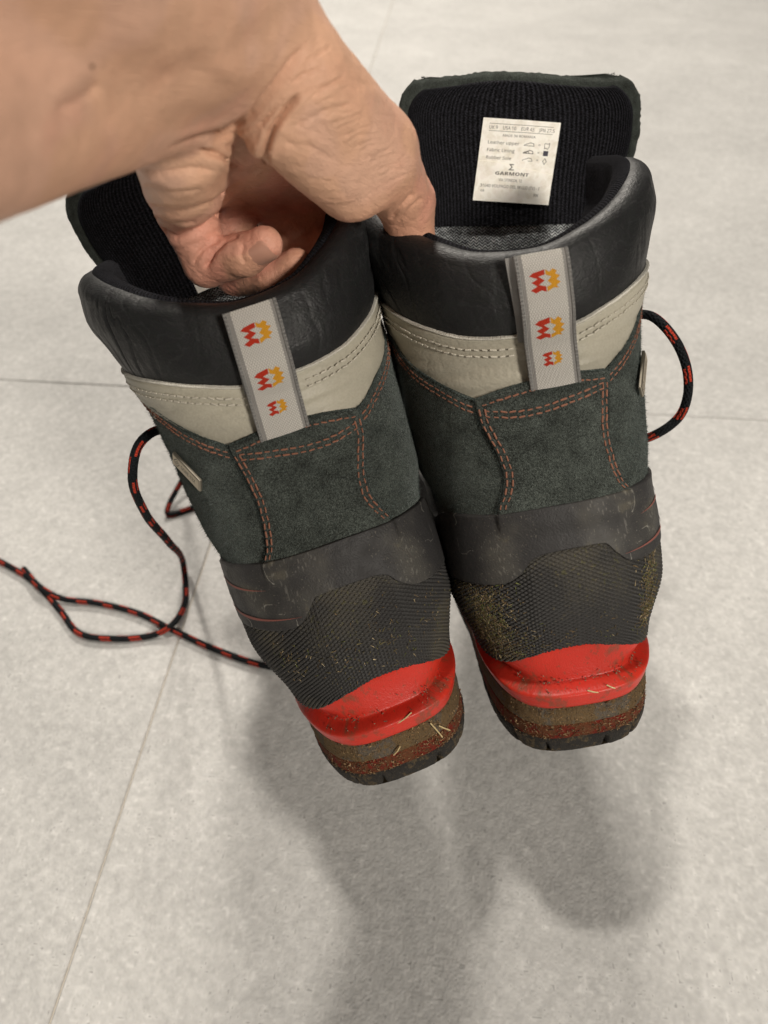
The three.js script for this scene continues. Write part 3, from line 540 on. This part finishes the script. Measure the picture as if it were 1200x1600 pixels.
  for (const [cu, cy, su, sy, n] of opt.moss) for (let k = 0; k < n; k++) {
    const u = cu + gauss() * su, y = cy + gauss() * sy; if (y > RT(u) - 0.004 && y > RUBBOT(u) - 0.001) continue;
    const c = rnd(), k2 = 0.6 + 0.7 * rnd();
    if (y < RANDBOT(u) + 0.0015) continue; bits.push(tint(blade(u, y, 0.0014, 0.001 + rnd() * 0.0019, 0.00018 + rnd() * 0.00016, 0.5), (c < 0.4 ? [0.17, 0.115, 0.055] : c < 0.74 ? [0.15, 0.125, 0.05] : c < 0.88 ? [0.12, 0.135, 0.035] : [0.42, 0.33, 0.19]).map((x) => x * k2)));
  }
  for (let k = 0; k < 620; k++) {                                  // grit on the sole edge
    const u = gauss() * 0.8, y = 0.002 + rnd() * 0.021; const c = rnd(), k2 = 0.6 + 0.8 * rnd();
    bits.push(tint(blade(u, y, 0.0003, 0.0006 + rnd() * 0.0014, 0.00018 + rnd() * 0.0002, 0.6), (c < 0.55 ? [0.17, 0.1, 0.045] : c < 0.8 ? [0.3, 0.2, 0.1] : [0.07, 0.05, 0.03]).map((x) => x * k2)));
  }
  for (let k = 0; k < 100; k++) { const c = Math.floor(rnd() * 5) * 0.31 - 0.62, u = c + gauss() * 0.12, y = GR(u) - 0.006 + 0.007 * rnd() + 0.008 * rnd() * rnd(); const z = 0.5 + rnd(); bits.push(tint(blade(u, y, y > GR(u) ? -0.003 : 0.0006, 0.0005 + rnd() * 0.0011, 0.0002 + rnd() * 0.00025, 0.6), [0.2 * z, 0.125 * z, 0.08 * z])); }
  const dirt = part('dirt', mergeGeometries(bits), mat({ vertexColors: true, roughness: 0.95 }), b); dirt.userData.kind = 'stuff';
  const straw = mat({ rgb: [0.5, 0.39, 0.2], roughness: 0.8 });
  for (const [u, y, len, a, off] of opt.straws) {
    const p = P(side, u, y, off ?? 0.0016), q = P(side, u + 0.02, y, off ?? 0.0016), r = P(side, u, y + 0.004, off ?? 0.0016), tx = q.sub(p).normalize(), ty = r.sub(p).normalize(); if (side < 0) tx.negate();
    const d = tx.multiplyScalar(Math.cos(a)).addScaledVector(ty, Math.sin(a)), n = P(side, u, y, 0.004).sub(P(side, u, y, 0)).normalize();
    const c = new THREE.CatmullRomCurve3([p.clone().addScaledVector(d, -len / 2), p.clone().addScaledVector(n, 0.0006).addScaledVector(d, 0.0002), p.clone().addScaledVector(d, len / 2)]);
    part('grass_blade', new THREE.TubeGeometry(c, 8, 0.00035, 5), straw, b);
  }
  // the nap of the suede: short fibres that stand off it
  {
    const n = opt.nap, fib = new THREE.ConeGeometry(0.00009, 1, 3, 1).translate(0, 0.5, 0), im = new THREE.InstancedMesh(fib, mat({ roughness: 1, specularIntensity: 0.2 }), n), m4 = new THREE.Matrix4(), q = new THREE.Quaternion(), c = new THREE.Color();
    for (let k = 0; k < n; k++) {
      let u, y, off = 0.0003, w = rnd();
      if (w < 0.72) { u = (rnd() - 0.5) * 3.4; y = lerp(0.105, QTOP(u), rnd()); off = y > 0.106 && u > CL(y) && u < CR(y) ? 0.0015 : 0.0002; }
      else if (w < 0.84) { u = (rnd() - 0.5) * 3.2; y = (u > -0.47 && u < 0.44 ? CTOP(u) : QTOP(u)) - rnd() * 0.0006; off = u > -0.47 && u < 0.44 ? 0.0012 : 0; }
      else { y = lerp(0.11, 0.157, rnd()); u = (rnd() < 0.5 ? CL(y) : CR(y)) + (rnd() - 0.5) * 0.01; off = 0.0008; }
      const p = P(side, u, y, off), nn = P(side, u, y, off + 0.002).sub(p).normalize(), d = V3(rnd() - 0.5, rnd() - 0.6, rnd() - 0.5).multiplyScalar(1.6).add(nn).normalize();
      const len = 0.0006 + 0.0014 * rnd() * rnd() + (rnd() < 0.01 ? 0.002 : 0);
      m4.compose(p, q.setFromUnitVectors(V3(0, 1, 0), d), V3(1, len, 1)); im.setMatrixAt(k, m4);
      const g = 0.4 + rnd() * 1.4; im.setColorAt(k, c.setRGB(0.075 * g, 0.092 * g, 0.086 * g));
    }
    im.name = 'suede_nap'; im.userData.kind = 'stuff'; im.castShadow = im.receiveShadow = true; b.add(im);
  }
  return b;
}

const DH = CAM_H - 0.41;
boot(1, 'dark green suede boot on the right, its size label showing inside the tongue', { o: [0.0911, 0.0986 + DH, -0.1632], r: [0.985, 0.136, -0.104], y: [-0.167, 0.897, -0.408] }, {
  seed: 3, notch: 0, creaseFrom: 1.0, nap: 26000,
  tongue: { cx: 0.019, turn: 0.148 }, sizeLabel: { x0: -0.0205, x1: 0.0195, v0: 0.027, v1: 0.0665, skew: -0.0032, lean: 0.0055 },
  tape: { u: 0.02, up: 0, tilt: 0, slant: -0.003, backDx: -0.0032 },
  laces: [[at(930, 470, 0.39), at(985, 489, 0.375), at(1020, 495, 0.368), at(1054, 530, 0.365), at(1073, 575, 0.368), at(1074, 620, 0.375), at(1058, 655, 0.385), at(1015, 683, 0.392), at(940, 690, 0.42)]],
  moss: [[-0.78, 0.064, 0.3, 0.02, 1500], [0.62, 0.066, 0.13, 0.015, 520], [0.3, 0.095, 0.1, 0.004, 60], [-0.3, 0.05, 0.5, 0.012, 260]],
  straws: [[0.03, 0.0285, 0.006, -0.35], [0.16, 0.029, 0.005, -0.6]],
});
boot(-1, 'dark green suede boot on the left, its loose lace trailing across the floor', { o: [0.0138, 0.0905 + DH, -0.1553], r: [0.933, 0.159, -0.323], y: [-0.283, 0.878, -0.386] }, {
  seed: 8, notch: 0.1, creaseFrom: 0.5, nap: 26000,
  tongue: { cx: -0.003, turn: 0.09 }, sizeLabel: { x0: -0.02, x1: 0.019, v0: 0.016, v1: 0.056, skew: 0, lean: 0 },
  tape: { u: 0.02, up: -0.001, tilt: 0, slant: 0.003, backDx: 0 },
  laces: [
    [at(300, 690, 0.39), at(247, 672, 0.37), at(217, 695, 0.365), at(207, 745, 0.37), at(226, 800, 0.4), at(262, 845, 0.46), onFloor(287, 885, 0.012), onFloor(290, 915, 0.003), onFloor(288, 945, 0.003), onFloor(268, 977, 0.007), onFloor(240, 992, 0.003), onFloor(180, 998, 0.003), onFloor(125, 990, 0.003), onFloor(95, 955, 0.003), onFloor(72, 928, 0.003), onFloor(40, 900, 0.003), onFloor(-20, 866, 0.003), onFloor(-120, 800, 0.003)],
    [onFloor(37, 889, 0.003), onFloor(62, 917, 0.0065), onFloor(95, 935, 0.004), onFloor(150, 942, 0.003), onFloor(215, 958, 0.003), onFloor(265, 982, 0.003), onFloor(340, 1016, 0.003), onFloor(430, 1043, 0.003), onFloor(520, 1040, 0.003), onFloor(560, 980, 0.003)],
    [at(340, 700, 0.44), onFloor(287, 745, 0.02), onFloor(262, 803, 0.003), onFloor(310, 790, 0.003), onFloor(380, 770, 0.003)],
  ],
  moss: [[0, 0.066, 0.25, 0.015, 150], [-0.6, 0.07, 0.3, 0.012, 60], [0.55, 0.07, 0.2, 0.01, 60]],
  straws: [[-0.36, 0.014, 0.0075, 2.25], [-0.26, 0.0155, 0.0105, 1.9], [0.03, 0.0145, 0.005, 0.65], [-0.03, 0.0285, 0.0085, 0.3]],
});

// ---------------------------------------------------------------- HAND
//HAND
// a left forearm and hand: one continuous skin meshed from a smooth field, in metres before the camera's start position
{
  const J = (px, py, d) => [(px - 600) / 1202 * d, (800 - py) / 1202 * d, d];   // centimetres, depth along the view axis
  const cap = (a, b, ra, rb, k) => ({ a, b, ra, rb, k, d: [b[0] - a[0], b[1] - a[1], b[2] - a[2]], l: (b[0] - a[0]) ** 2 + (b[1] - a[1]) ** 2 + (b[2] - a[2]) ** 2 });
  const dist = (c, x, y, z) => { const px = x - c.a[0], py = y - c.a[1], pz = z - c.a[2], t = clamp((px * c.d[0] + py * c.d[1] + pz * c.d[2]) / c.l, 0, 1); return Math.hypot(px - t * c.d[0], py - t * c.d[1], pz - t * c.d[2]) - lerp(c.ra, c.rb, t); };
  const smin = (a, b, k) => { const h = Math.max(k - Math.abs(a - b), 0) / k; return Math.min(a, b) - h * h * h * k / 6; };
  const Uw = J(250, 135, 22), Rw = J(405, 35, 22), Ue = J(-150, 167, 14), Re = J(40, -100, 15);
  const ext = (w, e, z) => { const t = (z - w[2]) / (e[2] - w[2]); return [lerp(w[0], e[0], t), lerp(w[1], e[1], t), z]; };
  const I0 = J(515, 262, 31.5), M0 = J(440, 278, 33), R0 = J(360, 303, 32.2), P0 = J(287, 322, 29.5);
  const arm = [
    cap(Uw, ext(Uw, Ue, 0), 1.75, 3.25), cap(Rw, ext(Rw, Re, 0), 1.75, 3.2), cap(J(330, 95, 21.6), ext(Uw, Re, 4), 1.35, 2.9),
    cap(J(405, 75, 24.3), I0, 1.5, 1.25), cap(J(360, 100, 25), M0, 1.45, 1.2), cap(J(315, 135, 24.8), R0, 1.4, 1.15), cap(J(275, 170, 24), P0, 1.4, 1.1),
    cap(J(390, 215, 28.2), J(425, 300, 33.2), 1.35, 1.3), cap(J(470, 300, 32.6), J(505, 400, 35.2), 1.3, 1.1),
    cap(J(280, 228, 24.2), J(287, 290, 27.3), 1.5, 1.35),                          // heel of the hand
    cap(J(470, 118, 23), J(582, 238, 27), 1.55, 1.55), cap(J(445, 185, 23.9), J(548, 282, 27), 1.35, 1.38),   // ball of the thumb
  ];
  const thumb = [cap(J(582, 238, 27), J(634, 315, 30), 1.5, 1.12), cap(J(634, 315, 30), J(650, 405, 31.6), 1.08, 0.86)];
  const fingers = [
    [cap(P0, J(323, 411, 31), 1.08, 0.93), cap(J(323, 411, 31), J(382, 398, 29.8), 0.92, 0.8), cap(J(382, 398, 29.8), J(414, 381, 29.2), 0.78, 0.68)],
    [cap(R0, J(368, 428, 33.6), 1.1, 0.92), cap(J(368, 428, 33.6), J(428, 434, 32), 0.9, 0.8), cap(J(428, 434, 32), J(462, 413, 31.3), 0.78, 0.66)],
    [cap(M0, J(440, 412, 35.4), 1.15, 0.95), cap(J(440, 412, 35.4), J(488, 405, 34), 0.92, 0.8), cap(J(488, 405, 34), J(512, 388, 33), 0.78, 0.68)],
    [cap(I0, J(520, 385, 35), 1.15, 0.95), cap(J(520, 385, 35), J(537, 398, 33.9), 0.9, 0.8), cap(J(537, 398, 33.9), J(545, 392, 33.2), 0.75, 0.68)],
  ];
  const all = { a: arm.map((_, i) => i), t: true, f: [0, 1, 2, 3] };
  const field = (x, y, z, s = all) => {
    let d = 9; for (const i of s.a) d = smin(d, dist(arm[i], x, y, z), i < 7 ? 1.7 : 1.1);
    if (s.t) { let t = dist(thumb[0], x, y, z); t = smin(t, dist(thumb[1], x, y, z), 0.5); d = smin(d, t, 0.8); }
    let f = 9;
    for (const k of s.f) { const g = fingers[k]; let e = dist(g[0], x, y, z); e = smin(e, dist(g[1], x, y, z), 0.3); e = smin(e, dist(g[2], x, y, z), 0.35); f = smin(f, e, 0.05); }
    return smin(d, f, 0.55);
  };
  // naive surface nets on a grid of which only the blocks near the skin are filled
  const lo = [-15.5, -1, 0.4], C = 0.066, B = 12, nb = [28, 26, 45], n = nb.map((b) => b * B + 1), val = new Float32Array(n[0] * n[1] * n[2]).fill(5), id = (i, j, k) => (k * n[1] + j) * n[0] + i, live = [];
  for (let k = 0; k < nb[2]; k++) for (let j = 0; j < nb[1]; j++) for (let i = 0; i < nb[0]; i++) {
    const X = lo[0] + (i + 0.5) * B * C, Y = lo[1] + (j + 0.5) * B * C, Z = lo[2] + (k + 0.5) * B * C, d = field(X, Y, Z), lim = d + B * C * 1.75 + 1.8;
    const sel = Math.abs(d) > 2 ? all : { a: all.a.filter((q) => dist(arm[q], X, Y, Z) < lim), t: thumb.some((c) => dist(c, X, Y, Z) < lim), f: all.f.filter((q) => fingers[q].some((c) => dist(c, X, Y, Z) < lim)) };
    const near = Math.abs(d) < B * C * 0.87 + 0.7; if (near) live.push([i, j, k]);
    if (near || d < 0) for (let c = 0; c <= B; c++) for (let b = 0; b <= B; b++) for (let a = 0; a <= B; a++) {
      const q = id(i * B + a, j * B + b, k * B + c); if (near) { if (val[q] === 5 || val[q] === -5) val[q] = field(lo[0] + (i * B + a) * C, lo[1] + (j * B + b) * C, lo[2] + (k * B + c) * C, sel); } else if (val[q] === 5) val[q] = -5;
    }
  }
  const cell = new Int32Array(val.length).fill(-1), pos = [], quads = [], step = [[1, 0, 0], [0, 1, 0], [0, 0, 1]];
  const corner = [0, 1, 2, 3, 4, 5, 6, 7].map((c) => [c & 1, (c >> 1) & 1, c >> 2]), edges = []; for (let a = 0; a < 8; a++) for (let b = a + 1; b < 8; b++) if ([1, 2, 4].includes(a ^ b)) edges.push([a, b]);
  const vert = (i, j, k) => {
    const key = id(i, j, k); if (cell[key] >= 0) return cell[key];
    const v = corner.map(([a, b, c]) => val[id(i + a, j + b, k + c)]); let sx = 0, sy = 0, sz = 0, m = 0;
    for (const [a, b] of edges) if ((v[a] < 0) !== (v[b] < 0)) { const t = v[a] / (v[a] - v[b]), A = corner[a], D = corner[b]; sx += lerp(A[0], D[0], t); sy += lerp(A[1], D[1], t); sz += lerp(A[2], D[2], t); m++; }
    if (!m) { sx = sy = sz = 0.5; m = 1; }
    pos.push(lo[0] + (i + sx / m) * C, lo[1] + (j + sy / m) * C, lo[2] + (k + sz / m) * C); return (cell[key] = pos.length / 3 - 1);
  };
  for (const [bi, bj, bk] of live) for (let k = bk * B; k < bk * B + B; k++) for (let j = bj * B; j < bj * B + B; j++) for (let i = bi * B; i < bi * B + B; i++) {
    if (i < 1 || j < 1 || k < 1 || i >= n[0] - 2 || j >= n[1] - 2 || k >= n[2] - 2) continue;
    const v = val[id(i, j, k)];
    for (let a = 0; a < 3; a++) {
      const w = val[id(i + step[a][0], j + step[a][1], k + step[a][2])]; if ((v < 0) === (w < 0)) continue;
      const p = step[(a + 1) % 3], q = step[(a + 2) % 3], s = (x, y) => vert(i - x * p[0] - y * q[0], j - x * p[1] - y * q[1], k - x * p[2] - y * q[2]);
      const A = s(1, 1), D = s(0, 1), E = s(0, 0), F = s(1, 0); quads.push(v < 0 ? [A, D, E, F] : [A, F, E, D]);
    }
  }
  const idx = []; for (const [a, b, c, d] of quads) idx.push(a, b, c, a, c, d);
  const g = new THREE.BufferGeometry(); g.setAttribute('position', new THREE.Float32BufferAttribute(pos, 3)); g.setIndex(idx);
  const grad = (x, y, z) => { const e = 0.05; return V3(field(x + e, y, z) - field(x - e, y, z), field(x, y + e, z) - field(x, y - e, z), field(x, y, z + e) - field(x, y, z - e)).normalize(); };
  // skin creases: polylines over the palm side, each with a width (pixels of the photograph) and a depth (cm)
  const CREASE = [
    [[[255, 238], [300, 218], [350, 206], [392, 182], [424, 142], [455, 100], [480, 66]], 6, 0.13],
    [[[330, 222], [372, 206], [410, 190], [440, 158]], 4, 0.05],
    [[[418, 262], [414, 236], [424, 204], [446, 172], [470, 144]], 5, 0.17],
    [[[300, 228], [345, 243], [366, 258], [384, 270], [414, 262]], 5, 0.12],
    [[[372, 232], [366, 246], [372, 262]], 4, 0.06],
    [[[214, 262], [250, 270], [300, 262], [340, 268]], 6, 0.05], [[[216, 290], [262, 302], [320, 294]], 6, 0.05],
    [[[226, 322], [290, 331], [340, 314], [382, 280]], 5, 0.1], [[[236, 350], [276, 371], [316, 358], [360, 320]], 5, 0.12], [[[232, 336], [270, 350], [310, 346]], 4, 0.06],
    [[[318, 424], [332, 394], [352, 373], [374, 366]], 5, 0.12], [[[300, 415], [316, 390], [345, 372]], 4, 0.05], [[[384, 414], [376, 398], [380, 380]], 4, 0.04],
    [[[610, 346], [628, 322], [650, 300]], 4, 0.08], [[[618, 352], [640, 325], [662, 308]], 4, 0.05],
    [[[455, 200], [500, 178], [556, 160]], 5, 0.035], [[[440, 222], [482, 226], [520, 250]], 6, 0.03], [[[540, 120], [512, 135], [486, 152]], 4, 0.05], [[[505, 106], [474, 116], [452, 132]], 3, 0.04], [[[520, 70], [496, 84], [474, 98]], 3, 0.03],
    [[[160, 130], [130, 155], [90, 175]], 14, 0.05],
  ];
  for (let k = 0; k < 16; k++) { const x = 470 + k * 9, y = 150 + k * 9; CREASE.push([[[x, y], [x + 22 + 8 * Math.sin(k * 3), y - 12], [x + 50, y - 16 + 6 * Math.sin(k * 5)]], 2.5, 0.018]); }
  // the relief of bones and tendons under the skin: place and width in pixels of the photograph, height in cm
  const RELIEF = [[322, 150, 26, 0.12], [362, 112, 24, 0.12], [272, 160, 34, 0.1], [300, 105, 26, -0.1], [395, 70, 30, -0.14], [262, 118, 18, -0.06], [430, 40, 26, -0.08], [230, 55, 40, 0.08], [110, 120, 40, 0.07], [60, 200, 60, -0.1], [160, 175, 36, -0.08], [545, 190, 40, 0.07], [575, 150, 16, 0.05], [470, 240, 40, 0.08], [520, 290, 40, 0.06], [300, 290, 26, 0.08], [258, 330, 22, 0.07], [340, 250, 16, 0.12], [395, 235, 14, 0.12], [440, 200, 14, 0.1]];
  const nv = pos.length / 3, uv = new Float32Array(nv * 2), colr = new Float32Array(nv * 3), P2 = new Float32Array(nv * 3);
  for (let i = 0; i < nv; i++) {
    let x = pos[i * 3], y = pos[i * 3 + 1], z = pos[i * 3 + 2]; const nrm = grad(x, y, z), px = 600 + 1202 * x / z, py = 800 - 1202 * y / z;
    let dsp = 0.05 * (fbm(x * 1.1, y * 1.1, z * 1.1, 2) - 0.5), cr = 0;
    const rid = (a, b, c, q) => { const v = Math.abs(fbm(a, b, c, 3) - 0.5) * 2; return Math.exp(-v * v * q); };
    dsp -= ss(20, 23, z) * (0.016 * rid(x * 1.6 + y, y * 2.2, z * 1.6, 60) + 0.011 * rid(x * 3.5 + 4, y * 4 + 2, z * 3.5, 40));
    if (z > 12 && px > 60 && -(nrm.x * x + nrm.y * y + nrm.z * z) / Math.hypot(x, y, z) > 0.05) for (const [pl, w0, dp] of CREASE) { const w = w0 * 0.62;
      let best = 1e9, along = 0; for (let s = 0; s < pl.length - 1; s++) { const [ax, ay] = pl[s], bx = pl[s + 1][0] - ax, by = pl[s + 1][1] - ay, t = clamp(((px - ax) * bx + (py - ay) * by) / (bx * bx + by * by), 0, 1), d = Math.hypot(px - ax - bx * t, py - ay - by * t); if (d < best) { best = d; along = (s + t) / (pl.length - 1); } }
      if (best > w * 6) continue;
      const fade = ss(0, 0.15, along) * ss(1, 0.85, along), e = Math.exp(-best * best / (w * w)); dsp += dp * fade * (-e - 0.35 * Math.exp(-Math.pow(best / (w * 2.6), 2)) + 0.4 * Math.exp(-Math.pow((best - w * 3.4) / (w * 1.8), 2))); cr += e * fade * dp;
    }
    if (z > 10 && z < 26) for (const [bx, by, rx, hgt] of RELIEF) { const q = Math.hypot(px - bx, py - by) / rx; if (q < 3) dsp += hgt * Math.exp(-q * q); }
    x += nrm.x * dsp; y += nrm.y * dsp; z += nrm.z * dsp;
    const w = V3(x * 0.01, y * 0.01, -z * 0.01).applyMatrix4(camera.matrixWorld); P2[i * 3] = w.x; P2[i * 3 + 1] = w.y; P2[i * 3 + 2] = w.z;
    uv[i * 2] = w.x + 0.6 * w.z; uv[i * 2 + 1] = w.y - 0.4 * w.z;
    const red = ss(24, 30.5, z) * 0.75 + 0.7 * (fbm(x * 0.8, y * 0.8, z * 0.8, 3) - 0.5), mo = 0.9 + 0.22 * fbm(x * 3, y * 3, z * 3, 3);
    let c = mix3([0.6, 0.36, 0.255], [0.66, 0.28, 0.2], clamp(red, 0, 1)); c = mix3(c, [0.62, 0.36, 0.225], 0.5 * ss(0.48, 0.62, fbm(x * 0.55 + 9, y * 0.55, z * 0.55, 2)));
    if (Math.hypot(px - 142, py - 102) < 4 && nrm.z < 0) c = [0.12, 0.055, 0.03];                                   // a mole on the forearm
    colr.set([c[0] * mo, c[1] * mo, c[2] * mo], i * 3);
  }
  g.setAttribute('position', new THREE.BufferAttribute(P2, 3)); g.setAttribute('uv', new THREE.BufferAttribute(uv, 2)); g.setAttribute('color', new THREE.BufferAttribute(colr, 3)); g.computeVertexNormals();
  const pores = tex(512, (u, v) => 0.4 * tn(u, v, 200, 3) + 0.3 * tfbm(u, v, 60, 5, 2) + 0.3 * Math.abs(tfbm(u, v, 40, 8, 3) - 0.5) * 2, false);
  const skin = mat({ vertexColors: true, roughness: 0.43, specularIntensity: 0.75, bumpMap: rep(pores, 0.03), bumpScale: 0.00035, sheen: 0.25, sheenRoughness: 0.5, sheenColor: new THREE.Color(0.9, 0.45, 0.3) });
  const person = thing('person', 'bare left forearm and hand gripping both boots by their collars', 'person');
  person.position.set(-0.05, 0, 0); person.updateMatrixWorld(true);
  g.translate(0.05, 0, 0);
  part('hand', g, skin, person);
  const tip = J(414, 381, 29.2), dir = V3(tip[0] - J(382, 398, 29.8)[0], tip[1] - J(382, 398, 29.8)[1], tip[2] - J(382, 398, 29.8)[2]).normalize(), nn = V3(0.5, -0.52, -0.69); nn.addScaledVector(dir, -nn.dot(dir)).normalize(); const sd2 = dir.clone().cross(nn);
  part('fingernail', grid(16, 16, (i, j) => {
    const a = (i - 0.5) * 1.7, v = lerp(-0.62, 0.5, j) * 1, wv = Math.sqrt(Math.max(0.02, 1 - Math.pow(Math.max(0, (Math.abs(j * 2 - 1) - 0.45) / 0.55), 2) * 0.75)), R = 0.735;
    const p = V3(...tip).addScaledVector(dir, v).addScaledVector(nn, R * Math.cos(a * wv) - 0.16 * Math.pow(Math.max(0, v + 0.05), 2) - 0.02 - 0.06 * ss(0.85, 1, Math.abs(i * 2 - 1))).addScaledVector(sd2, R * 0.92 * Math.sin(a * wv));
    return V3(p.x * 0.01, p.y * 0.01, -p.z * 0.01).applyMatrix4(camera.matrixWorld).add(V3(0.05, 0, 0));
  }, null), mat({ rgb: [0.55, 0.29, 0.21], roughness: 0.3, specularIntensity: 0.8, clearcoat: 0.3, clearcoatRoughness: 0.3 }), person);
}

// ---------------------------------------------------------------- ceiling lamps that light the room
for (const l of LAMPS) {
  const g = thing(l.kind, l.label, 'lamp');
  const p = V3(...l.at), d = V3(...l.to).sub(p).normalize(); g.position.copy(p).addScaledVector(d, -0.03); g.lookAt(p.clone().addScaledVector(d, -1));
  const s = l.size;
  part('diffuser', new THREE.BoxGeometry(s, s, 0.01), mat({ rgb: [0.8, 0.8, 0.8], emissive: new THREE.Color().setRGB(...l.color), emissiveIntensity: 3 }), g).castShadow = false;
  const f = new THREE.Shape(); f.moveTo(-s * 0.58, -s * 0.58); f.lineTo(s * 0.58, -s * 0.58); f.lineTo(s * 0.58, s * 0.58); f.lineTo(-s * 0.58, s * 0.58);
  const h = new THREE.Path(); h.moveTo(-s * 0.51, -s * 0.51); h.lineTo(-s * 0.51, s * 0.51); h.lineTo(s * 0.51, s * 0.51); h.lineTo(s * 0.51, -s * 0.51); f.holes.push(h);
  part('housing', new THREE.ExtrudeGeometry(f, { depth: 0.03, bevelEnabled: false }), mat({ rgb: [0.75, 0.75, 0.74], roughness: 0.5 }), g).position.z = 0.0;
}

renderer.render(scene, camera);
